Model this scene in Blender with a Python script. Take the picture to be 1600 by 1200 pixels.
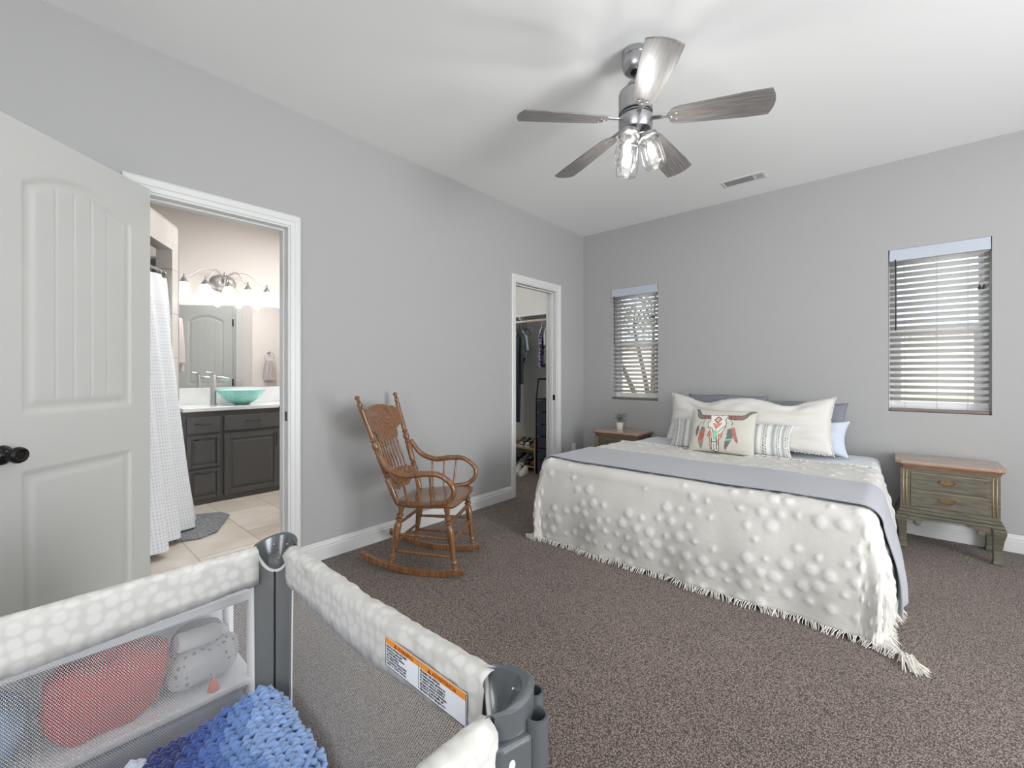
import bpy, bmesh, math, random
from mathutils import Vector, Matrix
from math import sin, cos, pi, sqrt, radians
random.seed(7)
for o in list(bpy.data.objects): bpy.data.objects.remove(o)
C = bpy.context.scene
COL = C.collection

# ---------------------------------------------------------------- camera
cam = bpy.data.cameras.new('camera')
cam.sensor_width = 36; cam.lens = 15.28; cam.shift_y = -16.5/1600; cam.clip_start = .02
camo = bpy.data.objects.new('camera', cam); COL.objects.link(camo)
camo.location = (0, 0, 1.165); camo.rotation_euler = (pi/2, 0, radians(41.46))
C.camera = camo
C.view_settings.view_transform = 'Standard'; C.view_settings.look = 'None'
C.view_settings.gamma = 1; C.view_settings.use_curve_mapping = False
C.view_settings.exposure = 0.0
# ---------------------------------------------------------------- world, sun, window light, added fill
W = bpy.data.worlds.new('world'); C.world = W; W.use_nodes = True
bg = W.node_tree.nodes['Background']; bg.inputs[0].default_value = (.86, .93, 1, 1); bg.inputs[1].default_value = 1.7

def light(name, kind, loc, energy, color=(1, 1, 1), size=.1, sizey=None, rot=(0, 0, 0), spread=None):
    l = bpy.data.lights.new(name, kind); l.energy = energy; l.color = color
    if kind == 'AREA':
        l.size = size
        if sizey: l.shape = 'RECTANGLE'; l.size_y = sizey
        if spread: l.spread = spread
    elif kind == 'SUN': l.angle = .02
    else: l.shadow_soft_size = size
    o = bpy.data.objects.new(name, l); COL.objects.link(o); o.location = loc; o.rotation_euler = rot
    return o
light('sun', 'SUN', (0, 0, 8), 3.4, (1, .95, .86), rot=(radians(38), radians(14), 0))
# daylight through the big windows of the right wall, then an unseen fill lamp added behind the camera
light('daylight_right', 'AREA', (3.02, 1.5, 1.45), 195, (.985, .99, 1), 3.0, 1.5, (0, radians(122), 0))
light('fill_rear', 'AREA', (.9, -2.42, 1.5), 97, (.99, .99, 1), 2.6, 1.4, (radians(124), 0, radians(-12)))
# unseen area lamps added to brighten the closet and the bathroom
light('closet_fill', 'AREA', (-3.6, 3.5, 2.70), 9, (1, .97, .94), .45, .45)
light('bathroom_fill', 'AREA', (-3.9, 1.9, 2.7), 42, (1, .985, .97), .8, .8)

# ---------------------------------------------------------------- helpers
def lin(c):
    return tuple((x/12.92 if x <= .04045 else ((x+.055)/1.055)**2.4) for x in [v/255 for v in c])
def S(h):  # sRGB 0..255 triple to rgba
    return lin(h)+(1,)
def mat(name, c=(200, 200, 200), rough=.6, metal=0, spec=.5, bump=None, vary=None, emit=None, coat=0, sheen=0, alpha=None, trans=0, aniso=0):
    m = bpy.data.materials.new(name); m.use_nodes = True; nt = m.node_tree
    b = nt.nodes['Principled BSDF']
    b.inputs['Base Color'].default_value = S(c); b.inputs['Roughness'].default_value = rough
    b.inputs['Metallic'].default_value = metal; b.inputs['Specular IOR Level'].default_value = spec
    if coat: b.inputs['Coat Weight'].default_value = coat
    if sheen: b.inputs['Sheen Weight'].default_value = sheen
    if trans: b.inputs['Transmission Weight'].default_value = trans
    if emit: b.inputs['Emission Color'].default_value = S(emit[0]); b.inputs['Emission Strength'].default_value = emit[1]
    tc = nt.nodes.new('ShaderNodeTexCoord')
    if bump:  # (scale, strength, distance)
        n = nt.nodes.new('ShaderNodeTexNoise'); n.inputs['Scale'].default_value = bump[0]; n.inputs['Detail'].default_value = 4
        nt.links.new(tc.outputs['Object'], n.inputs['Vector'])
        bp = nt.nodes.new('ShaderNodeBump'); bp.inputs['Strength'].default_value = bump[1]; bp.inputs['Distance'].default_value = bump[2]
        nt.links.new(n.outputs[0], bp.inputs['Height']); nt.links.new(bp.outputs[0], b.inputs['Normal'])
    if vary:  # (color2, scale, stretch vec)
        n = nt.nodes.new('ShaderNodeTexNoise'); n.inputs['Scale'].default_value = vary[1]; n.inputs['Detail'].default_value = 5
        mp = nt.nodes.new('ShaderNodeMapping'); mp.inputs['Scale'].default_value = vary[2] if len(vary) > 2 else (1, 1, 1)
        nt.links.new(tc.outputs['Object'], mp.inputs[0]); nt.links.new(mp.outputs[0], n.inputs['Vector'])
        r = nt.nodes.new('ShaderNodeValToRGB'); r.color_ramp.elements[0].position = .35; r.color_ramp.elements[1].position = .65
        r.color_ramp.elements[0].color = S(c); r.color_ramp.elements[1].color = S(vary[0])
        nt.links.new(n.outputs[0], r.inputs[0]); nt.links.new(r.outputs[0], b.inputs['Base Color'])
    return m
def attr_mat(name, rough=.85, bump=None, sheen=0):
    m = mat(name, rough=rough, bump=bump, sheen=sheen); nt = m.node_tree
    a = nt.nodes.new('ShaderNodeAttribute'); a.attribute_name = 'Col'
    nt.links.new(a.outputs['Color'], nt.nodes['Principled BSDF'].inputs['Base Color'])
    return m

M = {}
M['wall'] = mat('wall_paint', (172, 172, 171), .75, spec=.25, bump=(140, .12, .002))
M['bathwall'] = mat('bath_paint', (222, 216, 212), .7, spec=.25, bump=(140, .1, .002))
M['closetwall'] = mat('closet_paint', (206, 206, 203), .7, spec=.25, bump=(140, .1, .002))
M['ceil'] = mat('ceiling_paint', (238, 239, 238), .85, spec=.2, bump=(120, .1, .002))
M['trim'] = mat('trim_paint', (214, 215, 213), .35)
M['door'] = mat('door_paint', (201, 202, 198), .38, bump=(60, .05, .001))
M['black'] = mat('black_plastic', (28, 28, 30), .4)
M['bronze'] = mat('dark_bronze', (44, 42, 42), .32, .7)
M['nickel'] = mat('brushed_nickel', (196, 194, 192), .3, 1)
M['darknickel'] = mat('fan_nickel', (178, 178, 180), .33, 1, bump=(90, .03, .001))
M['white'] = mat('white_plastic', (232, 233, 233), .35)
M['slat'] = mat('blind_slat', (232, 234, 236), .45)
def translucent(m, f, c):
    nt = m.node_tree; b = nt.nodes['Principled BSDF']; t = nt.nodes.new('ShaderNodeBsdfTranslucent'); t.inputs[0].default_value = S(c); x = nt.nodes.new('ShaderNodeMixShader'); x.inputs[0].default_value = f
    nt.links.new(b.outputs[0], x.inputs[1]); nt.links.new(t.outputs[0], x.inputs[2]); nt.links.new(x.outputs[0], nt.nodes['Material Output'].inputs[0])
translucent(M['slat'], .5, (235, 232, 226))
M['valance'] = mat('blind_valance', (188, 195, 206), .4)
M['cord'] = mat('blind_cord', (170, 170, 170), .7)
M['darkmetal'] = mat('dark_metal', (70, 66, 62), .4, .6)
M['graydark'] = mat('pen_gray', (108, 110, 109), .6, bump=(300, .2, .001))
M['grayplastic'] = mat('pen_plastic', (84, 88, 91), .22, coat=.3)
M['piping'] = mat('pen_piping', (216, 216, 212), .7)
M['oak'] = mat('oak_wood', (140, 98, 64), .28, coat=.5, vary=((104, 70, 44), 6, (14, 14, 1.2)), bump=(40, .08, .001))
M['oakseat'] = mat('oak_seat', (140, 98, 66), .25, coat=.6, vary=((112, 76, 50), 5, (1.4, 16, 16)), bump=(40, .06, .001))
M['greenwood'] = mat('green_wood', (106, 102, 88), .5, vary=((84, 79, 67), 5, (2, 8, 14)))
M['topwood'] = mat('nightstand_top', (178, 154, 138), .25, coat=.4, vary=((162, 136, 118), 4, (2, 14, 14)))
M['edgewood'] = mat('nightstand_edge', (140, 104, 80), .35, vary=((114, 82, 62), 6, (2, 14, 14)))
M['goldline'] = mat('gold_line', (170, 146, 104), .4, .2)
M['brass'] = mat('old_brass', (140, 116, 82), .35, .8)
M['sheet'] = mat('white_sheet', (226, 230, 235), .9, sheen=.2, bump=(25, .25, .01))
M['comf'] = None
M['fringe'] = mat('white_fringe', (224, 220, 212), .95)
M['throw'] = mat('gray_throw', (164, 166, 173), .85, sheen=.3, bump=(9, .25, .01))
M['pilwhite'] = mat('white_pillow', (216, 213, 207), .92, sheen=.25, bump=(45, .25, .006))
M['pilgray'] = mat('gray_pillow', (130, 133, 142), .9, bump=(30, .2, .005))
M['pilblue'] = mat('pale_blue_pillow', (200, 208, 220), .9, bump=(30, .2, .005))
M['paint'] = attr_mat('printed_fabric', bump=(220, .2, .002))
M['comf'] = attr_mat('white_comforter', .95, bump=(160, .35, .004), sheen=.2)
M['yarn'] = attr_mat('chenille_yarn', .8, bump=(500, .5, .002), sheen=.5)
M['box'] = mat('box_spring', (120, 116, 112), .9)
M['vanity'] = mat('vanity_paint', (88, 87, 86), .33, bump=(50, .04, .001))
M['quartz'] = mat('quartz_top', (238, 238, 236), .15, vary=((216, 218, 220), 3, (1, 1, 1)))
M['mirror'] = mat('mirror_glass', (240, 242, 242), .0, 1)
M['towel'] = mat('gray_towel', (186, 174, 176), .95, sheen=.4, bump=(200, .5, .004))
M['mat'] = mat('bath_mat', (156, 160, 164), .95, vary=((92, 95, 99), 90, (1, 1, 1)), bump=(160, 1, .01), sheen=.3)
M['plant'] = mat('plant_leaf', (108, 120, 100), .6, vary=((150, 160, 138), 60, (1, 1, 1)))
M['pot'] = mat('white_pot', (226, 222, 214), .6, bump=(60, .2, .003))
M['soil'] = mat('soil', (60, 48, 38), .95)
M['softgray'] = mat('pen_mattress', (150, 152, 156), .9)
M['blade'] = mat('fan_blade', (128, 124, 122), .34, coat=.3, vary=((98, 94, 92), 5, (1.5, 22, 2)))
M['bladetop'] = mat('fan_blade_edge', (84, 80, 78), .5)

def carpet():
    m = mat('carpet', (118, 105, 97), .98, spec=.05); nt = m.node_tree; b = nt.nodes['Principled BSDF']
    b.inputs['Sheen Weight'].default_value = .15
    tc = nt.nodes.new('ShaderNodeTexCoord')
    def noise(sc, det=2, rough=.6):
        n = nt.nodes.new('ShaderNodeTexNoise'); n.inputs['Scale'].default_value = sc; n.inputs['Detail'].default_value = det
        n.inputs['Roughness'].default_value = rough; nt.links.new(tc.outputs['Object'], n.inputs['Vector']); return n
    n1 = nt.nodes.new('ShaderNodeTexVoronoi'); n1.inputs['Scale'].default_value = 215; nt.links.new(tc.outputs['Object'], n1.inputs['Vector']); n4 = noise(210, 2, .7); n2 = noise(1.4, 3); n3 = noise(60, 2)
    r = nt.nodes.new('ShaderNodeValToRGB'); e = r.color_ramp.elements
    e[0].position = .34; e[0].color = S((178, 164, 152)); e[1].position = .82; e[1].color = S((82, 73, 68))
    k = r.color_ramp.elements.new(.54); k.color = S((130, 117, 108))
    mm = nt.nodes.new('ShaderNodeMath'); mm.operation = 'ADD'; nt.links.new(n1.outputs['Distance'], mm.inputs[0]); m2 = nt.nodes.new('ShaderNodeMath'); m2.operation = 'MULTIPLY_ADD'; m2.inputs[1].default_value = 1.2; m2.inputs[2].default_value = -.48; nt.links.new(n4.outputs[0], m2.inputs[0]); nt.links.new(m2.outputs[0], mm.inputs[1])
    nt.links.new(mm.outputs[0], r.inputs[0])
    r2 = nt.nodes.new('ShaderNodeValToRGB'); r2.color_ramp.elements[0].position = .3; r2.color_ramp.elements[1].position = .7
    r2.color_ramp.elements[0].color = (.80, .79, .80, 1); r2.color_ramp.elements[1].color = (1, 1, 1, 1)
    nt.links.new(n2.outputs[0], r2.inputs[0])
    mx = nt.nodes.new('ShaderNodeMix'); mx.data_type = 'RGBA'; mx.blend_type = 'MULTIPLY'; mx.inputs[0].default_value = 1
    nt.links.new(r.outputs[0], mx.inputs[6]); nt.links.new(r2.outputs[0], mx.inputs[7]); nt.links.new(mx.outputs[2], b.inputs['Base Color'])
    ad = nt.nodes.new('ShaderNodeMath'); ad.operation = 'SUBTRACT'; nt.links.new(n3.outputs[0], ad.inputs[0]); nt.links.new(n1.outputs['Distance'], ad.inputs[1])
    bp = nt.nodes.new('ShaderNodeBump'); bp.inputs['Strength'].default_value = .55; bp.inputs['Distance'].default_value = .006
    nt.links.new(ad.outputs[0], bp.inputs['Height']); nt.links.new(bp.outputs[0], b.inputs['Normal'])
    return m
M['carpet'] = carpet()
def tiles(name, c1, c2, mortar, bw, rh, mort=.008, rough=.35, rot=0, plane='xy', offset=.5):
    m = mat(name, c1, rough); nt = m.node_tree; b = nt.nodes['Principled BSDF']
    tc = nt.nodes.new('ShaderNodeTexCoord'); mp = nt.nodes.new('ShaderNodeMapping'); mp.inputs['Rotation'].default_value = (radians(90) if plane == 'xz' else 0, 0, rot)
    br = nt.nodes.new('ShaderNodeTexBrick'); br.inputs['Scale'].default_value = 1; br.inputs['Brick Width'].default_value = bw; br.inputs['Row Height'].default_value = rh
    br.inputs['Mortar Size'].default_value = mort; br.inputs['Color1'].default_value = S(c1); br.inputs['Color2'].default_value = S(c2); br.inputs['Mortar'].default_value = S(mortar); br.offset = offset
    nt.links.new(tc.outputs['Object'], mp.inputs[0]); nt.links.new(mp.outputs[0], br.inputs[0])
    n = nt.nodes.new('ShaderNodeTexNoise'); n.inputs['Scale'].default_value = 5; n.inputs['Detail'].default_value = 6; nt.links.new(tc.outputs['Object'], n.inputs['Vector'])
    r = nt.nodes.new('ShaderNodeValToRGB'); r.color_ramp.elements[0].position = .3; r.color_ramp.elements[1].position = .7; r.color_ramp.elements[0].color = (.86, .83, .8, 1); r.color_ramp.elements[1].color = (1, 1, 1, 1)
    nt.links.new(n.outputs[0], r.inputs[0])
    mx = nt.nodes.new('ShaderNodeMix'); mx.data_type = 'RGBA'; mx.blend_type = 'MULTIPLY'; mx.inputs[0].default_value = 1
    nt.links.new(br.outputs[0], mx.inputs[6]); nt.links.new(r.outputs[0], mx.inputs[7]); nt.links.new(mx.outputs[2], b.inputs['Base Color'])
    return m
M['floortile'] = tiles('travertine_floor', (232, 226, 217), (212, 203, 191), (196, 188, 178), .60, .37, .006)
M['walltile'] = tiles('shower_tile', (204, 202, 198), (196, 194, 190), (160, 158, 154), .5, .32, .004, plane='xz')
M['showerin'] = tiles('shower_inside_tile', (196, 200, 206), (188, 192, 198), (168, 170, 172), .5, .32, .004, plane='xz')

def netting(name, col, cell, rad, sheer):
    """woven net: round holes on a staggered grid, threads between them"""
    m = bpy.data.materials.new(name); m.use_nodes = True; nt = m.node_tree; N = nt.nodes; L = nt.links
    b = N['Principled BSDF']; b.inputs['Base Color'].default_value = S(col); b.inputs['Roughness'].default_value = .7
    out = N['Material Output']; tc = N.new('ShaderNodeTexCoord'); sp = N.new('ShaderNodeSeparateXYZ'); L.new(tc.outputs['Object'], sp.inputs[0])
    def mth(op, a, bb=None):
        n = N.new('ShaderNodeMath'); n.operation = op
        for i, v in enumerate((a, bb)):
            if v is None: continue
            if isinstance(v, (int, float)): n.inputs[i].default_value = v
            else: L.new(v, n.inputs[i])
        return n.outputs[0]
    u = mth('DIVIDE', mth('ADD', sp.outputs[0], sp.outputs[1]), cell)
    v = mth('DIVIDE', sp.outputs[2], cell*.86)
    row = mth('FLOOR', v); off = mth('MULTIPLY', mth('MODULO', mth('ADD', row, 1000), 2), .5)
    uu = mth('SUBTRACT', mth('FRACT', mth('ADD', mth('ADD', u, off), 500)), .5); vv = mth('MULTIPLY', mth('SUBTRACT', mth('FRACT', mth('ADD', v, 500)), .5), .86)
    d = mth('SQRT', mth('ADD', mth('MULTIPLY', uu, uu), mth('MULTIPLY', vv, vv)))
    hole = mth('MULTIPLY', mth('LESS_THAN', d, rad), sheer)
    tr = N.new('ShaderNodeBsdfTransparent'); mx = N.new('ShaderNodeMixShader'); L.new(hole, mx.inputs[0]); L.new(b.outputs[0], mx.inputs[1]); L.new(tr.outputs[0], mx.inputs[2]); L.new(mx.outputs[0], out.inputs[0])
    return m
M['net'] = netting('pen_net', (206, 203, 198), .0046, .405, 1.0)
M['netleft'] = netting('pen_net_side', (206, 206, 206), .0040, .42, 1.0)

def thinglass(name, tint=(1, 1, 1), gl=.5, base=.06):
    m = bpy.data.materials.new(name); m.use_nodes = True; nt = m.node_tree; N = nt.nodes; L = nt.links
    for n in list(N):
        if n.type == 'BSDF_PRINCIPLED': N.remove(n)
    out = N['Material Output']; tr = N.new('ShaderNodeBsdfTransparent'); tr.inputs[0].default_value = tint+(1,)
    g = N.new('ShaderNodeBsdfGlossy'); g.inputs['Roughness'].default_value = .03
    lw = N.new('ShaderNodeLayerWeight'); lw.inputs[0].default_value = gl
    mx = N.new('ShaderNodeMixShader'); ad = N.new('ShaderNodeMath'); ad.operation = 'ADD'; ad.inputs[1].default_value = base; ad.use_clamp = True
    ml = N.new('ShaderNodeMath'); ml.operation = 'MULTIPLY'; ml.inputs[1].default_value = .8
    L.new(lw.outputs['Facing'], ml.inputs[0]); L.new(ml.outputs[0], ad.inputs[0]); L.new(ad.outputs[0], mx.inputs[0]); L.new(tr.outputs[0], mx.inputs[1]); L.new(g.outputs[0], mx.inputs[2]); L.new(mx.outputs[0], out.inputs[0])
    return m
M['glass'] = thinglass('clear_glass', (1, 1, 1), .35, .05)
M['pane'] = thinglass('window_glass', (.97, .98, 1), .1, .03)
M['bowl'] = mat('sea_glass', (176, 236, 226), .12, coat=.5, vary=((146, 222, 210), 60))
M['opal'] = mat('opal_glass', (250, 248, 244), .4, emit=((255, 250, 244), .55))
M['bulb'] = mat('lit_bulb', (255, 250, 240), .4, emit=((255, 250, 240), 5))
def dotfabric(name, c1, c2, scale, thr=.32, soft=.08, bump=.3):
    m = mat(name, c1, .85); nt = m.node_tree; N = nt.nodes; L = nt.links; b = N['Principled BSDF']
    tc = N.new('ShaderNodeTexCoord'); v = N.new('ShaderNodeTexVoronoi'); v.inputs['Scale'].default_value = scale; v.inputs['Randomness'].default_value = .55
    L.new(tc.outputs['Object'], v.inputs['Vector'])
    r = N.new('ShaderNodeValToRGB'); r.color_ramp.elements[0].position = thr; r.color_ramp.elements[1].position = thr+soft; r.color_ramp.elements[0].color = S(c2); r.color_ramp.elements[1].color = S(c1)
    L.new(v.outputs['Distance'], r.inputs[0]); L.new(r.outputs[0], b.inputs['Base Color'])
    return m
M['railfab'] = dotfabric('pen_rail_fabric', (197, 195, 190), (211, 210, 206), 42, .34, .22)
def curtainmat():
    m = mat('shower_curtain_fabric', (226, 228, 230), .85); nt = m.node_tree; N = nt.nodes; L = nt.links; b = N['Principled BSDF']
    a = N.new('ShaderNodeAttribute'); a.attribute_name = 'Col'; L.new(a.outputs['Color'], b.inputs['Base Color'])
    return m
M['curtain'] = curtainmat()

class MB:
    """collects shapes and links them as ONE mesh object"""
    def __init__(s): s.v = []; s.f = []; s.c = []; s.mi = []; s.cur = 0; s.col = None
    def addf(s, fs, base):
        for f in fs: s.f.append(tuple(i+base for i in f)); s.mi.append(s.cur)
    def addv(s, vs, M=None):
        b = len(s.v)
        for p in vs:
            p = Vector(p)
            if M is not None: p = M @ p
            s.v.append(tuple(p)); s.c.append(s.col or (1, 1, 1))
        return b
    def box(s, lo, hi, M=None):
        x0, y0, z0 = lo; x1, y1, z1 = hi
        b = s.addv([(x0, y0, z0), (x1, y0, z0), (x1, y1, z0), (x0, y1, z0), (x0, y0, z1), (x1, y0, z1), (x1, y1, z1), (x0, y1, z1)], M)
        s.addf([(0, 3, 2, 1), (4, 5, 6, 7), (0, 1, 5, 4), (1, 2, 6, 5), (2, 3, 7, 6), (3, 0, 4, 7)], b); return s
    def cbox(s, c, d, M=None):
        return s.box([c[i]-d[i]/2 for i in range(3)], [c[i]+d[i]/2 for i in range(3)], M)
    def tube(s, pts, r, n=8, M=None, cap=True, flat=1):
        pts = [Vector(p) for p in pts]; k = len(pts)
        rs = r if isinstance(r, (list, tuple)) else [r]*k
        up = None; rings = []
        for i, p in enumerate(pts):
            t = (pts[min(i+1, k-1)]-pts[max(i-1, 0)])
            if t.length < 1e-9: t = Vector((0, 0, 1))
            t.normalize()
            if up is None:
                up = Vector((0, 0, 1)) if abs(t.z) < .9 else Vector((1, 0, 0))
            x = (up - t*up.dot(t)); x.normalize(); y = t.cross(x); up = x
            rings.append([p + (x*cos(2*pi*j/n)*flat + y*sin(2*pi*j/n))*rs[i] for j in range(n)])
        b = s.addv([q for rg in rings for q in rg], M)
        fs = []
        for i in range(k-1):
            for j in range(n):
                fs.append((i*n+j, i*n+(j+1) % n, (i+1)*n+(j+1) % n, (i+1)*n+j))
        if cap: fs.append(tuple(range(n-1, -1, -1))); fs.append(tuple((k-1)*n+j for j in range(n)))
        s.addf(fs, b); return s
    def lathe(s, prof, c=(0, 0, 0), n=20, M=None, cap=True, sq=1):
        """prof = [(radius, z)]"""
        b = s.addv([(c[0]+r*cos(2*pi*j/n), c[1]+r*sin(2*pi*j/n)*sq, c[2]+z) for r, z in prof for j in range(n)], M)
        fs = []; k = len(prof)
        for i in range(k-1):
            for j in range(n): fs.append((i*n+j, i*n+(j+1) % n, (i+1)*n+(j+1) % n, (i+1)*n+j))
        if cap:
            fs.append(tuple(range(n-1, -1, -1))); fs.append(tuple((k-1)*n+j for j in range(n)))
        s.addf(fs, b); return s
    def prism(s, poly, z0, z1, M=None):
        n = len(poly)
        b = s.addv([(x, y, z0) for x, y in poly]+[(x, y, z1) for x, y in poly], M)
        s.addf([tuple(range(n-1, -1, -1)), tuple(range(n, 2*n))]+[(i, (i+1) % n, n+(i+1) % n, n+i) for i in range(n)], b); return s
    def ball(s, c, r, n=10, m=6, M=None, sc=(1, 1, 1)):
        pr = []
        vs = []
        for i in range(m+1):
            a = -pi/2+pi*i/m
            for j in range(n): vs.append((c[0]+r*sc[0]*cos(a)*cos(2*pi*j/n), c[1]+r*sc[1]*cos(a)*sin(2*pi*j/n), c[2]+r*sc[2]*sin(a)))
        b = s.addv(vs, M); s.addf([(i*n+j, i*n+(j+1) % n, (i+1)*n+(j+1) % n, (i+1)*n+j) for i in range(m) for j in range(n)], b); return s
    def grid(s, f, nu, nv, M=None, colf=None, wrap=False):
        """f(u,v) for u,v in 0..1"""
        b = len(s.v)
        for i in range(nu+1):
            for j in range(nv+1):
                if colf: s.col = colf(i/nu, j/nv)
                s.addv([f(i/nu, j/nv)], M)
        s.addf([(i*(nv+1)+j, (i+1)*(nv+1)+j, (i+1)*(nv+1)+j+1, i*(nv+1)+j+1) for i in range(nu) for j in range(nv)], b); return s
    def build(s, name, m, parent=None, smooth=False, bevel=0, seg=2, solid=0, sub=0, loc=None, offs=-1):
        me = bpy.data.meshes.new(name); me.from_pydata(s.v, [], s.f)
        ms = m if isinstance(m, (list, tuple)) else [m]
        for q in ms: me.materials.append(M[q] if isinstance(q, str) else q)
        if len(ms) > 1: me.polygons.foreach_set('material_index', s.mi)
        if any(c != (1, 1, 1) for c in s.c):
            at = me.color_attributes.new('Col', 'FLOAT_COLOR', 'POINT')
            at.data.foreach_set('color', [x for c in s.c for x in (c[0], c[1], c[2], 1)])
        bm = bmesh.new(); bm.from_mesh(me); bmesh.ops.recalc_face_normals(bm, faces=bm.faces)
        bm.to_mesh(me); bm.free()
        if smooth:
            me.polygons.foreach_set('use_smooth', [True]*len(me.polygons))
            if smooth == 'auto': me.set_sharp_from_angle(angle=radians(38))
        o = bpy.data.objects.new(name, me); COL.objects.link(o)
        if parent: o.parent = parent
        if loc: o.location = loc
        if solid: q = o.modifiers.new('solid', 'SOLIDIFY'); q.thickness = solid; q.offset = offs
        if bevel:
            q = o.modifiers.new('bevel', 'BEVEL'); q.width = bevel; q.segments = seg; q.limit_method = 'ANGLE'; q.angle_limit = radians(35)
        if sub: q = o.modifiers.new('sub', 'SUBSURF'); q.levels = sub; q.render_levels = sub
        return o

def tag(o, label=None, cat=None, group=None, kind=None):
    if label: o['label'] = label
    if cat: o['category'] = cat
    if group: o['group'] = group
    if kind: o['kind'] = kind
    return o
def thing(name, label, cat, loc=(0, 0, 0), rz=0, group=None):
    o = bpy.data.objects.new(name, None); COL.objects.link(o); o.location = loc; o.rotation_euler = (0, 0, rz); o.empty_display_size = .05
    return tag(o, label, cat, group)
def struct(o): o['kind'] = 'structure'; return o
def copytree(o, parent=None):
    c = o.copy(); COL.objects.link(c)
    if parent: c.parent = parent
    for ch in list(o.children): copytree(ch, c)
    return c
def bez(p0, p1, p2, p3, n=10):
    out = []
    for i in range(n+1):
        t = i/n; out.append(tuple((1-t)**3*a+3*(1-t)**2*t*b+3*(1-t)*t*t*c+t**3*d for a, b, c, d in zip(p0, p1, p2, p3)))
    return out
def catmull(P, n=8):
    P = [Vector(p) for p in P]; Q = [P[0]*2-P[1]]+P+[P[-1]*2-P[-2]]; out = []
    for i in range(1, len(Q)-2):
        for k in range(n):
            t = k/n; a, b, c, d = Q[i-1], Q[i], Q[i+1], Q[i+2]
            out.append(.5*((2*b)+(c-a)*t+(2*a-5*b+4*c-d)*t*t+(3*b-a-3*c+d)*t**3))
    out.append(P[-1]); return out
def Tr(x, y, z): return Matrix.Translation((x, y, z))
def Rot(a, ax): return Matrix.Rotation(a, 4, ax)

# ================================================================ STRUCTURE
XL, YB, H = -2.70, 4.297, 2.74
def wall_with_holes(mb, axis, c0, c1, a0, a1, z0, z1, holes):
    """wall slab between c0 and c1 on its thin axis, running a0..a1, with rectangular holes (a,b,za,zb)"""
    xs = sorted({a0, a1}|{h[0] for h in holes}|{h[1] for h in holes}); zs = sorted({z0, z1}|{h[2] for h in holes}|{h[3] for h in holes})
    def bx(p, q, r_, t):
        if axis == 'x': mb.box((c0, p, r_), (c1, q, t))
        else: mb.box((p, c0, r_), (q, c1, t))
    for p, q in zip(xs, xs[1:]):
        st = None
        for r_, t in zip(zs, zs[1:]):
            inside = any(h[0] <= (p+q)/2 <= h[1] and h[2] <= (r_+t)/2 <= h[3] for h in holes)
            if not inside:
                if st is None: st = [r_, t]
                else: st[1] = t
            if inside or t == zs[-1]:
                if st: bx(p, q, *st)
                st = None
    return mb
BATH = (.375, 1.067); CLO = (3.093, 3.775); DH = 2.045
hl = [(BATH[0], BATH[1], 0, DH), (CLO[0], CLO[1], 0, DH)]
struct(wall_with_holes(MB(), 'x', -2.76, XL, -2.5, YB+.12, 0, H, hl).build('wall_left', 'wall'))
struct(wall_with_holes(MB(), 'x', -2.82, -2.7602, -1.2, 2.86, 0, H, hl[:1]).build('wall_bathroom', 'bathwall'))
struct(wall_with_holes(MB(), 'x', -2.82, -2.7602, 2.92, 4.29, 0, H, hl[1:]).build('wall_closet', 'closetwall'))
WINS = [(-2.343, -1.815), (-.043, .481)]; WZ = (.885, 2.083)
struct(wall_with_holes(MB(), 'y', YB, YB+.19, -2.7, 3.2, 0, H, [(a, b, *WZ) for a, b in WINS]).build('wall_back', 'wall'))
struct(MB().box((-5.3, YB, 0), (-2.7003, YB+.19, H)).build('wall_closet_back', 'closetwall'))
struct(wall_with_holes(MB(), 'x', 3.05, 3.2, -2.5, YB, 0, H, [(-.6, 2.4, .7, 2.2)]).build('wall_right', 'wall'))
struct(wall_with_holes(MB(), 'y', -2.6, -2.45, -2.7, 3.05, 0, H, [(-1.1, 1.5, .8, 2.2)]).build('wall_front', 'wall'))
struct(MB().box((-5.3, -2.6, H), (3.2, YB+.19, H+.15)).build('ceiling', 'ceil'))
struct(MB().box((XL-.06, -2.6, -.1), (3.2, YB+.19, 0)).build('floor', 'carpet'))
struct(MB().box((-5.3, 2.89, -.1), (XL-.0605, YB+.19, 0)).build('floor_closet', 'carpet'))
struct(MB().box((-5.3, -2.6, -.1), (XL-.0605, 2.889, 0)).build('floor_bathroom', 'floortile'))
struct(MB().box((-5.3, 2.86, 0), (-2.7605, 2.8895, H)).build('wall_bathroom_end', 'bathwall'))
struct(MB().box((-5.3, 2.89, 0), (-2.7605, 2.92, H)).build('wall_closet_side', 'closetwall'))
struct(MB().box((-5.3, -1.3, 0), (-5.17, 2.86, H)).build('wall_bathroom_far', 'bathwall'))
struct(MB().box((-5.17, -1.3, 0), (-2.8205, -1.2, H)).build('wall_bathroom_front', 'bathwall'))
struct(MB().box((-5.3, 2.92, 0), (-5.17, 4.297, H)).build('wall_closet_far', 'closetwall'))
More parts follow.
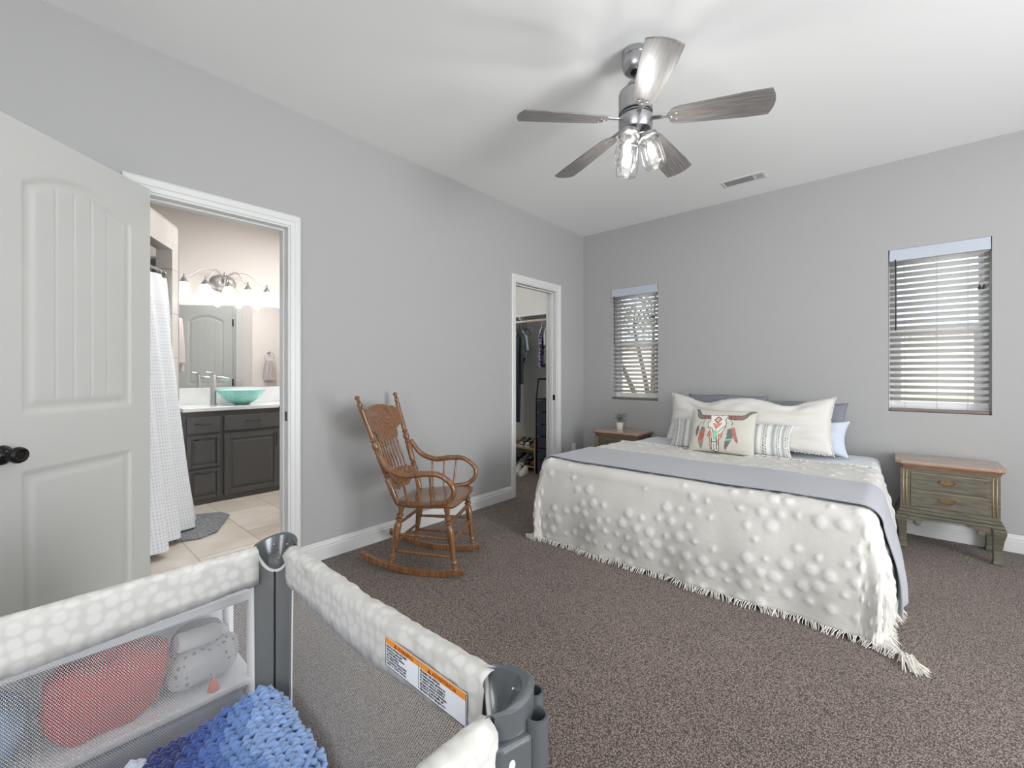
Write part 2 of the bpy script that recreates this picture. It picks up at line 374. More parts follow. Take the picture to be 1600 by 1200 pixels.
# big windows out of view; the rear one is added for the fill lamp
def big_window(name, axis, c, a0, a1, z0, z1):
    f = MB(); t = .05
    def bx(p, q, r_, s_):
        if axis == 'x': f.box((c-.03, p, r_), (c+.03, q, s_))
        else: f.box((p, c-.03, r_), (q, c+.03, s_))
    bx(a0, a1, z0, z0+t); bx(a0, a1, z1-t, z1); bx(a0, a0+t, z0+t, z1-t); bx(a1-t, a1, z0+t, z1-t); m_ = (a0+a1)/2; bx(m_-t/2, m_+t/2, z0+t, z1-t)
    w = struct(f.build(name, 'trim'))
    g = MB()
    if axis == 'x': g.box((c-.004, a0+t, z0+t), (c+.004, a1-t, z1-t))
    else: g.box((a0+t, c-.004, z0+t), (a1-t, c+.004, z1-t))
    g.build('pane', 'pane', w)
big_window('window_3', 'x', 3.13, -.6, 2.4, .7, 2.2)
big_window('fill_window', 'y', -2.53, -1.1, 1.5, .8, 2.2)

# baseboards: profile swept along the wall
def base_profile(h=.113, t=.016):
    return [(0, 0), (t, 0), (t, h*.66), (t*.75, h*.70), (t*.75, h*.74), (t*.9, h*.77), (t*.7, h*.86), (t*.45, h*.9), (t*.45, h*.94), (t*.25, h), (0, h)]
def baseboard(name, p0, p1, nrm):
    p0 = Vector(p0); p1 = Vector(p1); n = Vector(nrm); mb = MB(); pr = base_profile()
    b = mb.addv([(p+n*d)+Vector((0, 0, z)) for p in (p0, p1) for d, z in pr]); k = len(pr)
    mb.addf([tuple(range(k-1, -1, -1)), tuple(range(k, 2*k))]+[(i, (i+1) % k, k+(i+1) % k, k+i) for i in range(k)], b)
    return struct(mb.build(name, 'trim'))
baseboard('baseboard_left', (XL, 1.122, 0), (XL, 3.043, 0), (1, 0, 0))
baseboard('baseboard_left', (XL, 3.838, 0), (XL, YB, 0), (1, 0, 0))
baseboard('baseboard_left', (XL, -2.45, 0), (XL, .312, 0), (1, 0, 0))
baseboard('baseboard_back', (XL+.016, YB, 0), (3.05, YB, 0), (0, -1, 0))
baseboard('baseboard_right', (3.05, -2.45, 0), (3.05, YB-.016, 0), (-1, 0, 0))
# door casings + jambs
def casing(name, y0, y1, oy0, oy1, top, otop):
    mb = MB()
    prof = [(0, 0), (.0, .011), (.35, .013), (.45, .017), (.85, .019), (1, .014), (1, 0)]  # along width, out of wall
    def leg(yin, yout, z0, zi, zo, side=1):
        # vertical piece with mitred top
        vs = []
        for t, d in prof:
            y = yin+(yout-yin)*t; zt = zi+(zo-zi)*t
            vs += [(XL+d, y, 0), (XL+d, y, zt)]
        b = mb.addv(vs); k = len(prof)
        mb.addf([(2*i, 2*((i+1) % k), 2*((i+1) % k)+1, 2*i+1) for i in range(k)]+[tuple(2*i for i in range(k)), tuple(2*i+1 for i in range(k-1, -1, -1))], b)
    leg(y0, oy0, 0, top, otop); leg(y1, oy1, 0, top, otop)
    vs = []
    for t, d in prof:
        z = top+(otop-top)*t; vs += [(XL+d, y0+(oy0-y0)*t, z), (XL+d, y1+(oy1-y1)*t, z)]
    b = mb.addv(vs); k = len(prof)
    mb.addf([(2*i, 2*i+1, 2*((i+1) % k)+1, 2*((i+1) % k)) for i in range(k)], b)
    return struct(mb.build(name, 'trim'))
t1 = casing('trim_1', BATH[0]+.004, BATH[1]-.004, .313, 1.121, DH-.004, 2.104)
t2 = casing('trim_2', CLO[0]+.004, CLO[1]-.004, 3.043, 3.838, DH-.004, 2.104)
def jamb(name, y0, y1):
    mb = MB(); t = .016; xi = XL-.126
    mb.box((xi, y0-.0, 0), (XL+.004, y0+t, DH-t)); mb.box((xi, y1-t, 0), (XL+.004, y1, DH-t)); mb.box((xi, y0, DH-t), (XL+.004, y1, DH))
    s_ = .011; xm = XL-.045   # door stop
    mb.box((xm-.035, y0+t, 0), (xm, y0+t+s_, DH-t)); mb.box((xm-.035, y1-t-s_, 0), (xm, y1-t, DH-t)); mb.box((xm-.035, y0+t+s_, DH-t-s_), (xm, y1-t-s_, DH-t))
    # inner casing on the far side
    w = .055
    mb.box((xi-.012, y0-w, 0), (xi, y0+.004, DH+w)); mb.box((xi-.012, y1-.004, 0), (xi, y1+w, DH+w)); mb.box((xi-.012, y0+.004, DH-.004), (xi, y1-.004, DH+w))
    return struct(mb.build(name, 'trim', bevel=.0015))
t3 = jamb('trim_3', *BATH); t4 = jamb('trim_4', *CLO)
def strike(par, y, z):
    mb = MB(); mb.box((XL-.04, y-.002, z-.028), (XL-.012, y-.0002, z+.028)); mb.build('strike_plate', 'bronze', par)
strike(t3, BATH[1]-.016, .91); strike(t4, CLO[1]-.016, .91)

# ---------------------------------------------------------------- windows with frames, recess liner
def window(name, x0, x1):
    mb = MB(); y0 = YB+.105; y1 = YB+.165; z0, z1 = WZ; t = .038
    mb.box((x0, y0, z0), (x1, y1, z0+t)); mb.box((x0, y0, z1-t), (x1, y1, z1)); mb.box((x0, y0, z0+t), (x0+t*.8, y1, z1-t)); mb.box((x1-t*.8, y0, z0+t), (x1, y1, z1-t))
    w = struct(mb.build(name, 'white', bevel=.003))
    zm = 1.47
    s = MB(); q = .03; a, b = x0+t*.8, x1-t*.8
    for za, zb, ya in ((z0+t, zm+.02, y0+.004), (zm-.02, z1-t, y0+.030)):
        sw = q+.012 if za < 1.2 else q*.6
        s.box((a, ya, za), (b, ya+.022, za+q)); s.box((a, ya, zb-q), (b, ya+.022, zb)); s.box((a, ya, za+q), (a+sw, ya+.022, zb-q)); s.box((b-sw, ya, za+q), (b, ya+.022, zb-q))
    s.build('sash', 'white', w)
    MB().box((a, y0+.013, z0+t), (b, y0+.017, zm)).build('pane', 'pane', w)
    MB().box((a, y0+.039, zm), (b, y0+.043, z1-t)).build('pane', 'pane', w)
    return w
w1 = window('window_1', *WINS[0]); w2 = window('window_2', *WINS[1])
def blind(x0, x1, label):
    t = thing('window_blind', label, 'blind', ((x0+x1)/2, YB+.045, WZ[1]-.002)); w = (x1-x0)-.012; h = WZ[1]-WZ[0]
    MB().box((-w/2, -.052, -.085), (w/2, -.040, 0)).build('valance', 'valance', t, bevel=.003)
    MB().box((-w/2+.004, -.036, -.045), (w/2-.004, .02, -.002)).build('headrail', 'white', t, bevel=.002)
    sl = MB(); n = 24; pitch = .0437; th = radians(27)
    for i in range(n):
        z = -.100-i*pitch
        Mx = Tr(0, -.005, z) @ Rot(th, 'X')
        # inner (room) edge up: slats tilt, room edge is -y
        Mx = Tr(0, -.005, z) @ Rot(-th, 'X')
        k = 6
        sl.grid(lambda u, v: ((u-.5)*(w-.006), (v-.5)*.05, .003*(1-(2*v-1)**2)), 1, k, Mx)
    sl.build('slats', 'slat', t, smooth=True, solid=.0026)
    br = MB().box((-w/2+.002, -.03, -h+.004), (w/2-.002, .022, -h+.026)); br.build('bottom_rail', 'darkmetal' if x0 < -9 else M['railbrown'], t, bevel=.004)
    c = MB()
    for xx in (-w*.33, 0.0, w*.30):
        for yy in (-.031, .022): c.tube([(xx, yy, -.045), (xx, yy, -h+.02)], .0009, 5)
    c.build('ladder_cord', 'cord', t)
    MB().tube([(-w/2+.035, -.056, -.075), (-w/2+.036, -.057, -.6)], .0035, 8).build('tilt_wand', 'darkmetal', t, smooth=True)
    pc = MB()
    for dx in (0, .016): pc.tube([(w/2-.05+dx, -.055, -.08), (w/2-.05+dx, -.056, -.32)], .0009, 5)
    pc.build('lift_cord', 'cord', t)
    for dx in (-.002, .018):
        MB().lathe([(.002, .03), (.005, .022), (.009, .008), (.0095, 0), (.006, -.004)], (w/2-.05+dx, -.056, -.345), 10).build('tassel', 'darkmetal', t, smooth=True)
M['railbrown'] = mat('blind_bottom_rail', (120, 108, 98), .4)
blind(*WINS[0], 'white slatted blind in the small window left of the bed, tree trunks behind it')
blind(*WINS[1], 'white slatted blind in the window right of the bed, above the right nightstand')

# ---------------------------------------------------------------- outdoors behind the windows
M['stucco'] = mat('garden_stucco', (226, 219, 205), .9, bump=(40, .3, .01))
M['gravel'] = mat('garden_ground', (222, 212, 196), .95, vary=((190, 180, 164), 20))
M['bark'] = mat('pale_bark', (128, 116, 100), .9, vary=((96, 84, 70), 20, (1, 1, .2)))
M['leaf'] = mat('tree_leaf', (126, 132, 108), .7, vary=((168, 170, 150), 12))
struct(MB().box((-9, YB+.19, -.25), (9, 16, -.1)).build('ground', 'gravel'))
tag(MB().box((-8, 8.6, -.1), (8, 8.8, 1.75)).box((-8, 8.55, 1.75), (8, 8.85, 1.83)).build('garden_wall', 'stucco'), 'sunlit beige garden wall seen through both window blinds', 'wall')
tr = thing('garden_tree', 'multi-trunk tree seen outside the small left window', 'tree', (-2.75, 6.4, -.1))
rb = random.Random(3); tk = MB(); tips = []
for a in (-1.05, -.45, -.12, .22, .5, 1.1):
    e = (a*.75, rb.uniform(-.3, .3), 2.0); m_ = (a*.3, rb.uniform(-.1, .1), .9)
    tk.tube(catmull([(a*.05, 0, 0), m_, e], 6), [.06-.04*i/12 for i in range(13)], 7)
    tips.append(e)
    for q in range(3):
        e2 = (e[0]+rb.uniform(-.5, .5), e[1]+rb.uniform(-.4, .4), e[2]+rb.uniform(.3, .9)); tk.tube([e, e2], [.018, .008], 5); tips.append(e2)
tk.build('trunk', 'bark', tr, smooth=True)
lf = MB()
for i in range(2600):
    c = Vector((rb.gauss(0, .65), rb.gauss(0, .45), 2.35+rb.gauss(0, .45)))
    if c.z < 1.55: continue
    R_ = Matrix.Rotation(rb.uniform(0, 6.3), 4, 'Z') @ Matrix.Rotation(rb.uniform(-1.2, 1.2), 4, 'X'); l = rb.uniform(.05, .09)
    b = lf.addv([c+(R_ @ Vector(p)) for p in ((0, 0, 0), (l*.5, l*.25, .005), (l, 0, 0), (l*.5, -l*.25, .005))]); lf.addf([(0, 1, 2, 3)], b)
lf.build('foliage', 'leaf', tr)

# ---------------------------------------------------------------- bathroom door: moulded two panel door
def door_height(s, z, w):
    """relief of a moulded door, s from hinge"""
    s0, s1 = .107, w-.107
    best = 0
    def prof(d):
        if d <= 0: return 0
        if d < .012: return -.007*sin(d/.012*pi/2)
        if d < .022: return -.007
        if d < .048: return -.007+.0055*(1-cos((d-.022)/.026*pi))/2
        return -.0015
    zt = 1.825+.075*(1-((s-(s0+s1)/2)/((s1-s0)/2))**2)
    d = min(s-s0, s1-s, z-1.016, zt-z)
    if d > 0:
        best = prof(d)
        if d > .040:
            k = (s-(s0+.045))/((s1-s0-.09)/5); fr = abs(k-round(k))*((s1-s0-.09)/5)
            if fr < .006 and 0 < round(k) < 5: best -= .003*(1-fr/.006)
    d = min(s-s0, s1-s, z-.19, .812-z)
    if d > 0: best = prof(d)
    return best
def moulded_door(name, w, h, loc, rz, z0=.008):
    mb = MB(); T = .035; nu, nv = int(w/.0045), int(h/.009)
    mb.grid(lambda u, v: (u*w, -T/2-door_height(u*w, v*h, w), z0+v*h), nu, nv)
    mb.grid(lambda u, v: (u*w, T/2+door_height(u*w, v*h, w), z0+v*h), nu, nv)
    b = mb.addv([(0, -T/2, z0), (w, -T/2, z0), (w, T/2, z0), (0, T/2, z0), (0, -T/2, z0+h), (w, -T/2, z0+h), (w, T/2, z0+h), (0, T/2, z0+h)])
    mb.addf([(0, 1, 2, 3), (4, 7, 6, 5), (0, 3, 7, 4), (1, 5, 6, 2)], b)
    o = mb.build(name, 'door', smooth='auto'); o.location = loc; o.rotation_euler = (0, 0, rz); struct(o)
    for side in (-1, 1):
        k = MB(); My = Tr(w-.045, side*T/2, .892) @ Rot(radians(90)*(1 if side < 0 else -1), 'X')
        k.lathe([(.032, 0), (.033, .003), (.030, .008), (.018, .011), (.011, .014), (.010, .030), (.014, .036), (.024, .041), (.0275, .050), (.0275, .058), (.024, .065), (.019, .067), (.017, .064), (.008, .064), (.0, .065)], n=28, M=My)
        k.build('door_knob', 'bronze', o, smooth=True)
    MB().box((w-.001, -.012, .86), (w+.0015, .012, .925)).build('latch_plate', 'bronze', o)
    for z in (.2, 1.05, 1.82):
        q = MB().tube([(-.004, -T/2-.004, z-.045), (-.004, -T/2-.004, z+.045)], .006, 10).box((-.003, -T/2-.001, z-.045), (.0, T/2-.008, z+.045)); q.build('hinge', 'bronze', o)
    return o
d1 = moulded_door('door_1', .66, 2.03, (-2.668, .3975, 0), radians(-47))

# ================================================================ BEDROOM FITTINGS
# outlet on the left wall by the corner
o = MB().box((XL, 4.062, .268), (XL+.006, 4.134, .386)); ol = tag(o.build('outlet', 'white', bevel=.003), 'white wall outlet low on the left wall between closet door and corner', 'outlet')
for z in (.305, .349):
    s_ = MB(); s_.cbox((XL+.0065, 4.098, z), (.003, .034, .028)); so = s_.build('socket_face', 'white', ol, bevel=.001)
    q = MB(); q.cbox((XL+.0082, 4.091, z+.003), (.0006, .002, .008)); q.cbox((XL+.0082, 4.105, z+.003), (.0006, .002, .008)); q.cbox((XL+.0082, 4.098, z-.008), (.0006, .004, .004)); q.build('slot', 'black', so)
# ceiling vent
M['ventdark'] = mat('vent_opening', (96, 98, 100), .8); M['ventgray'] = mat('vent_damper', (150, 152, 152), .7)
v = thing('ceiling_vent', 'rectangular louvred air vent on the ceiling near the back wall', 'vent', (-.915, 3.892, H))
f = MB(); X0, X1, Y0, Y1 = -.17, .145, -.072, .072; t = .018
f.box((X0, Y0, -.008), (X1, Y0+t, 0)); f.box((X0, Y1-t, -.008), (X1, Y1, 0)); f.box((X0, Y0+t, -.008), (X0+t, Y1-t, 0)); f.box((X1-t, Y0+t, -.008), (X1, Y1-t, 0)); f.box((.058, Y0+t, -.008), (.072, Y1-t, 0))
f.build('frame', 'trim', v, bevel=.002)
MB().box((X0+t, Y0+t, -.0012), (X1-t, Y1-t, -.0004)).build('backing', 'ventdark', v)
dm = MB()
for i in range(14):
    y = Y0+t+.004+i*(Y1-Y0-2*t-.008)/13; dm.box((X0+t, y-.0035, -.0045), (.058, y+.0035, -.003))
dm.build('louvre', 'ventgray', v)
dm = MB()
for i in range(6):
    x = .077+i*.0095; dm.box((x-.0018, Y0+t, -.007), (x+.0018, Y1-t, -.0015))
dm.build('end_louvre', 'white', v)

# ---------------------------------------------------------------- ceiling fan
F = thing('ceiling_fan', 'brushed nickel ceiling fan with five grey blades and clear glass jar lights', 'ceiling fan', (-.957, 1.998, H))
MB().lathe([(.060, 0), (.0655, -.004), (.0655, -.030), (.062, -.034), (.0655, -.038), (.0655, -.044), (.064, -.066), (.058, -.088), (.048, -.098), (.014, -.100)], n=40).build('canopy', 'darknickel', F, smooth='auto')
MB().tube([(0, 0, -.09), (0, 0, -.19)], .0125, 14).build('downrod', 'darknickel', F, smooth=True)
MB().lathe([(.014, -.098), (.024, -.099), (.024, -.104), (.014, -.108)], n=20).build('rod_collar', 'bronze', F, smooth='auto')
MB().lathe([(.013, -.150), (.036, -.152), (.040, -.158), (.040, -.178), (.062, -.184), (.078, -.200), (.081, -.212), (.081, -.300), (.076, -.304), (.076, -.322), (.081, -.326), (.081, -.372), (.072, -.388), (.045, -.396), (.0, -.398)], n=44).build('motor_housing', 'darknickel', F, smooth='auto')
MB().lathe([(.0768, -.303), (.079, -.306), (.079, -.3085), (.0768, -.310)], n=44, cap=False).build('motor_band', 'black', F)
MB().lathe([(.0768, -.316), (.079, -.3185), (.079, -.321), (.0768, -.323)], n=44, cap=False).build('motor_band', 'black', F)
def blade_outline():
    L0, L1 = .145, .575
    pts = []
    def wid(x):
        t = (x-L0)/(L1-L0); return .050+.022*min(1, t*1.3)
    top = []; n = 24
    for i in range(n+1):
        x = L0+(L1-L0)*i/n; w = wid(x)
        if x < L0+.055: w *= sqrt(max(0, 1-((L0+.055-x)/.055)**2))
        top.append((x, w))
    tip = [(L1+.012*cos(a), top[-1][1]*sin(a)) for a in [pi/2*.85, pi/2*.6, pi/2*.3, 0, -pi/2*.3, -pi/2*.6, -pi/2*.85]]
    tip = [(L1+.020*(1-(y/.072)**2), y) for y in (.062, .04, .02, 0, -.02, -.04, -.062)]
    return top[1:]+tip+[(x, -y) for x, y in reversed(top[1:])]+[(L0, 0)]
bo = blade_outline()
def make_blade(ang):
    e_M = Rot(ang, 'Z') @ Tr(0, 0, -.338) @ Rot(radians(4.5), 'Y') @ Rot(radians(-13), 'X')
    b = MB(); b.prism(bo, -.003, .003)
    o = b.build('blade', ['blade'], F, smooth=False, bevel=.0015); o.matrix_local = e_M
    for (x, y) in ((.168, 0), (.190, .018), (.190, -.018)): MB().lathe([(.0065, -.004), (.006, -.0062), (.003, -.0075), (0, -.0078)], (x, y, 0), 10).build('screw', 'nickel', o, smooth=True)
    i_ = MB(); i_.box((.07, -.013, .003), (.16, .013, .008)); i_.prism([(.145, -.014), (.2, -.026), (.205, 0), (.2, .026), (.145, .014)], .003, .008); i_.build('blade_iron', 'darknickel', o, bevel=.002)
for k in range(5): make_blade(radians(17.9+72*k))
# light kit: fitter plate, three arms with glass jars
def jar(ang, rad, tilt=14):
    Mx = Rot(ang, 'Z') @ Tr(rad, 0, -.425) @ Rot(radians(-tilt), 'Y')
    g = MB()
    arm = MB(); arm.tube([(-.035, 0, .036), (-.01, 0, .03), (0, 0, .012)], .007, 8); arm.lathe([(.0, .016), (.040, .014), (.046, .008), (.046, -.012), (.043, -.014), (.0, -.0145)], n=26)
    a = arm.build('shade_holder', 'darknickel', F, smooth='auto'); a.matrix_local = Mx
    rim = MB().lathe([(.0465, -.004), (.050, -.008), (.0505, -.013), (.0465, -.016)], n=26, cap=False).build('shade_collar', 'nickel', a, smooth=True)
    gl = MB(); gl.lathe([(.040, -.013), (.041, -.022), (.043, -.03), (.048, -.045), (.053, -.075), (.054, -.120), (.051, -.145), (.044, -.153)], n=28, cap=False); gl.lathe([(.044, -.153), (.03, -.149), (.0, -.147)], n=28, cap=False)
    o = gl.build('glass_shade', 'glass', F, smooth=True); o.matrix_local = Mx
    s_ = MB().lathe([(.014, -.012), (.014, -.035), (.011, -.04)], n=14).build('socket', 'nickel', a, smooth=True)
    bu = MB().lathe([(.010, -.036), (.012, -.045), (.0185, -.065), (.019, -.085), (.014, -.102), (.0, -.107)], n=14, cap=False).build('bulb', 'bulb', a, smooth=True)
    p = Mx @ Vector((0, 0, -.118))
    l = light('fan_bulb', 'POINT', (0, 0, 0), 3.2, (1, .985, .96), .02); l.parent = F; l.location = p
for a_ in (-95, 25, 145): jar(radians(a_), .058)

# ---------------------------------------------------------------- nightstands
def nightstand(label, loc):
    """origin at base, front faces -y, width along x"""
    t = thing('nightstand', label, 'nightstand', loc, 0, 'matching nightstands on both sides of the bed')
    w, d = .455, .335   # body
    def top_poly(ex, c=.03):
        x, yb, yf = w/2+ex, d/2+.0, -d/2-ex
        return [(-x, yb), (x, yb), (x, yf+c), (x-c, yf), (-x+c, yf), (-x, yf+c)]
    MB().prism(top_poly(.026), .565, .585).build('tabletop', 'topwood', t, bevel=.004)
    e = MB(); e.prism(top_poly(.020), .556, .5648); e.prism(top_poly(.010, .025), .546, .5558); e.prism(top_poly(.005, .02), .536, .5458); e.build('top_moulding', 'edgewood', t, bevel=.002)
    b = MB(); b.box((-w/2, -d/2, .262), (w/2, d/2, .536)); b.build('body', 'greenwood', t, bevel=.003)
    for sx in (-1, 1):
        for k in (-1, 1):
            MB().tube([(sx*(w/2-.024)+k*.008, -d/2-.001, .285), (sx*(w/2-.024)+k*.008, -d/2-.001, .525)], .0035, 6).build('column_bead', 'goldline', t, smooth=True)
    for z0 in (.405, .288):
        dr = MB(); dr.box((-w/2+.052, -d/2-.006, z0), (w/2-.052, -d/2-.0005, z0+.108)); do = dr.build('drawer', 'greenwood', t, bevel=.004)
        gl = MB(); x0, x1, y, za, zb = -w/2+.056, w/2-.056, -d/2-.0068, z0+.004, z0+.104
        gl.box((x0, y, zb-.002), (x1, y+.001, zb)); gl.build('gold_edge', 'goldline', do)
        h = MB(); zc = z0+.060; yy = -d/2-.007
        h.prism([(-.045, .006), (-.03, .013), (-.018, .004), (-.008, .016), (0, .022), (.008, .016), (.018, .004), (.03, .013), (.045, .006), (.035, -.006), (.015, -.012), (0, -.018), (-.015, -.012), (-.035, -.006)], 0, .002, Tr(0, yy, zc) @ Rot(pi/2, 'X'))
        h.tube(catmull([(-.033, yy-.004, zc+.004), (-.036, yy-.013, zc-.004), (-.022, yy-.017, zc-.014), (0, yy-.018, zc-.021), (.022, yy-.017, zc-.014), (.036, yy-.013, zc-.004), (.033, yy-.004, zc+.004)], 4), .0028, 6)
        h.ball((-.033, yy-.004, zc+.004), .005, 8, 5); h.ball((.033, yy-.004, zc+.004), .005, 8, 5)
        h.build('handle', 'brass', do, smooth='auto')
    m = MB(); m.prism([(-w/2-.008, d/2), (w/2+.008, d/2), (w/2+.008, -d/2-.010), (-w/2-.008, -d/2-.010)], .240, .262); m.prism([(-w/2-.018, d/2), (w/2+.018, d/2), (w/2+.018, -d/2-.018), (-w/2-.018, -d/2-.018)], .218, .240)
    m.build('base_moulding', 'greenwood', t, bevel=.006, seg=3)
    for sx in (-1, 1):
        for front in (1, 0):
            g = MB(); cx = sx*(w/2-.012); cy = (-d/2+.010) if front else d/2-.032
            # cabriole leg: square section lofted
            prof = [(.0, .024, .0), (.012, .025, .002), (.035, .021, .001), (.09, .020, -.001), (.15, .024, .002), (.19, .029, .006), (.218, .031, .005)]
            vs = []
            for z, r_, off in prof:
                ox = sx*off; oy = -off if front else 0
                vs += [(cx+ox-r_, cy+oy-r_, z), (cx+ox+r_, cy+oy-r_, z), (cx+ox+r_, cy+oy+r_, z), (cx+ox-r_, cy+oy+r_, z)]
            bI = g.addv(vs); k = len(prof)
            g.addf([(i*4+j, i*4+(j+1) % 4, (i+1)*4+(j+1) % 4, (i+1)*4+j) for i in range(k-1) for j in range(4)]+[(3, 2, 1, 0), (4*k-4, 4*k-3, 4*k-2, 4*k-1)], bI)
            lg = g.build('leg', 'greenwood', t, bevel=.005, seg=3)
            if front:
                a = MB(); Ma = Tr(cx-sx*.03, cy-.014, .218) @ Rot(pi/2, 'X') @ Matrix.Diagonal((-sx, 1, 1, 1))
                a.prism([(0, 0), (.105, 0), (.100, -.010), (.080, -.014), (.066, -.024), (.058, -.046), (.044, -.056), (.028, -.052), (.020, -.038), (.022, -.028), (.008, -.030), (0, -.03)], -.008, .008, Ma)
                a.lathe([(.016, .008), (.018, .011), (.014, .015), (.006, .016), (0, .0165)], (.042, -.038, 0), 14, Ma)
                a.build('scroll_bracket', 'greenwood', lg, smooth='auto')
    return t
NR = nightstand('grey-green nightstand with pink-brown top standing bare right of the bed under the window', (.2485, 4.098, 0))
NL = nightstand('grey-green nightstand with the potted plant on it, left of the bed in the corner', (-2.10, 4.098, 0))
# potted plant
pp = thing('potted_plant', 'small white ribbed pot with grey-green leafy plant on the left nightstand', 'plant', (-2.15, 4.125, .585))
MB().lathe([(.0, 0), (.030, 0), (.031, .004), (.034, .03), (.035, .034), (.034, .038), (.038, .066), (.041, .068), (.041, .076), (.036, .076), (.034, .064), (0, .064)], n=22).build('pot', 'pot', pp, smooth='auto')
MB().lathe([(0, .0655), (.0335, .0655), (.0335, .0645)], n=16).build('soil', 'soil', pp)
rp = random.Random(5); pf = MB(); st = MB()
for i in range(16):
    a = rp.uniform(0, 2*pi); R_ = rp.uniform(.03, .092); hh = rp.uniform(.085, .15) if i > 3 else rp.uniform(.05, .08)
    e = (R_*cos(a), R_*sin(a), .065+hh*.75); path = catmull([(R_*.15*cos(a), R_*.15*sin(a), .065), (R_*.4*cos(a), R_*.4*sin(a), .065+hh*.5), e], 5)
    st.tube(path, .0012, 4)
    for p in path[3:]:
        for q in range(3):
            A = Rot(rp.uniform(0, 6.28), 'Z') @ Rot(rp.uniform(-.6, .9), 'Y'); l = rp.uniform(.012, .02)
            bI = pf.addv([Vector(p)+(A @ Vector(q_)) for q_ in ((0, 0, 0), (l*.5, l*.32, .001), (l, 0, .002), (l*.5, -l*.32, .001))]); pf.addf([(0, 1, 2, 3)], bI)
st.build('stem', 'plant', pp); pf.build('leaves', 'plant', pp)

# ================================================================ BED
bx0, bx1, by0, by1, bt = -1.84, -.12, 2.51, 4.235, .535
bed = thing('bed', 'large low bed with white bedding against the back wall', 'bed', ((bx0+bx1)/2, (by0+by1)/2, 0))
cx, cy = (bx0+bx1)/2, (by0+by1)/2
hw, hd = (bx1-bx0)/2+.02, (by1-by0)/2
MB().box((-hw+.02, -hd+.04, .10), (hw-.02, hd, .27)).build('box_spring', 'box', bed, bevel=.02)
MB().box((-hw+.045, -hd+.03, .271), (hw-.045, hd, bt-.045)).build('mattress', 'sheet', bed, bevel=.03, seg=3)
for sx in (-1, 1):
    for sy in (-1, 1): MB().box((sx*(hw-.12)-.025, sy*(hd-.14)-.025, 0), (sx*(hw-.12)+.025, sy*(hd-.14)+.025, .1)).build('leg', 'black', bed)
def drape_point(x, y, rect, top, R=.06, flare=.05, floor=.006, fold=None, pc=4.0, bulge=0):
    x0, x1, y0, y1 = rect
    qx = min(max(x, x0), x1); qy = min(max(y, y0), y1); dx, dy = x-qx, y-qy
    ax, ay = abs(dx), abs(dy)
    if ax < 1e-9 and ay < 1e-9: return Vector((x, y, top)), 0
    L = (ax**pc+ay**pc)**(1/pc); n = Vector((dx, dy)); n.normalize()
    arc = R*pi/2
    if L < arc:
        a = L/R; out = R*sin(a); z = top-R*(1-cos(a)); return Vector((qx+n.x*out, qy+n.y*out, z)), 0
    m = L-arc; hmax = top-R-floor; k = min(1, m/hmax)
    fo = fold(x, y, n, k) if fold else 0
    out = R+flare*m/hmax+fo*k+bulge*sin(pi*min(1, k))**1.3
    if m <= hmax: z = top-R-m
    else: z = floor; out += (m-hmax)
    return Vector((qx+n.x*out, qy+n.y*out, z)), k
def cover(name, mname, rect, sx0, sx1, sy0, sy1, top, step, thick=.006, bumpf=None, colf=None, **kw):
    nu = int((sx1-sx0)/step); nv = int((sy1-sy0)/step)
    P = [[None]*(nv+1) for _ in range(nu+1)]
    for i in range(nu+1):
        for j in range(nv+1):
            x = sx0+(sx1-sx0)*i/nu; y = sy0+(sy1-sy0)*j/nv
            P[i][j] = drape_point(x, y, rect, top, **kw)[0]
    if bumpf:
        Q = [[None]*(nv+1) for _ in range(nu+1)]
        for i in range(nu+1):
            for j in range(nv+1):
                a = P[min(i+1, nu)][j]-P[max(i-1, 0)][j]; b = P[i][min(j+1, nv)]-P[i][max(j-1, 0)]
                n = a.cross(b)
                if n.length > 1e-9: n.normalize()
                x = sx0+(sx1-sx0)*i/nu; y = sy0+(sy1-sy0)*j/nv
                Q[i][j] = P[i][j]+n*bumpf(x, y)
        P = Q
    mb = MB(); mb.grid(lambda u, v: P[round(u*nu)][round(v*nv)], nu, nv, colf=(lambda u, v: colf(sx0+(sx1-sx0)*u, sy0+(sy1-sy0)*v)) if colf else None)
    return mb.build(name, mname, smooth=True, solid=thick, offs=-1), P
from mathutils import noise as mn
def lump(x, y, s=3.0, a=.006): return a*mn.noise(Vector((x*s, y*s, 1.7)))
def hemfold(x, y, n, k):
    # soft waves in the hanging cloth, stronger at the corners
    t = x if abs(n.y) > abs(n.x) else y
    diag = min(abs(n.x), abs(n.y))
    th = math.atan2(n.y, n.x)
    return .012*sin(t*9+1.3)+.007*sin(t*21)+ (.035*diag*1.4)*cos(th*7+.9)
# quilt under the comforter, head end
def quiltbump(x, y): return lump(x, y, 5, .008)+.003*max(0, mn.noise(Vector((x*38, y*38, 4))))
qo, _ = cover('quilt', 'sheet', (bx0+.05, bx1-.015, 3.2, 4.22), bx0-.10, bx1+.38, 3.54, 4.22, bt+.002, .012, .008, quiltbump, R=.055, flare=.05, fold=hemfold)
tag(qo, 'white quilt covering the head end of the bed below the pillows', 'quilt')
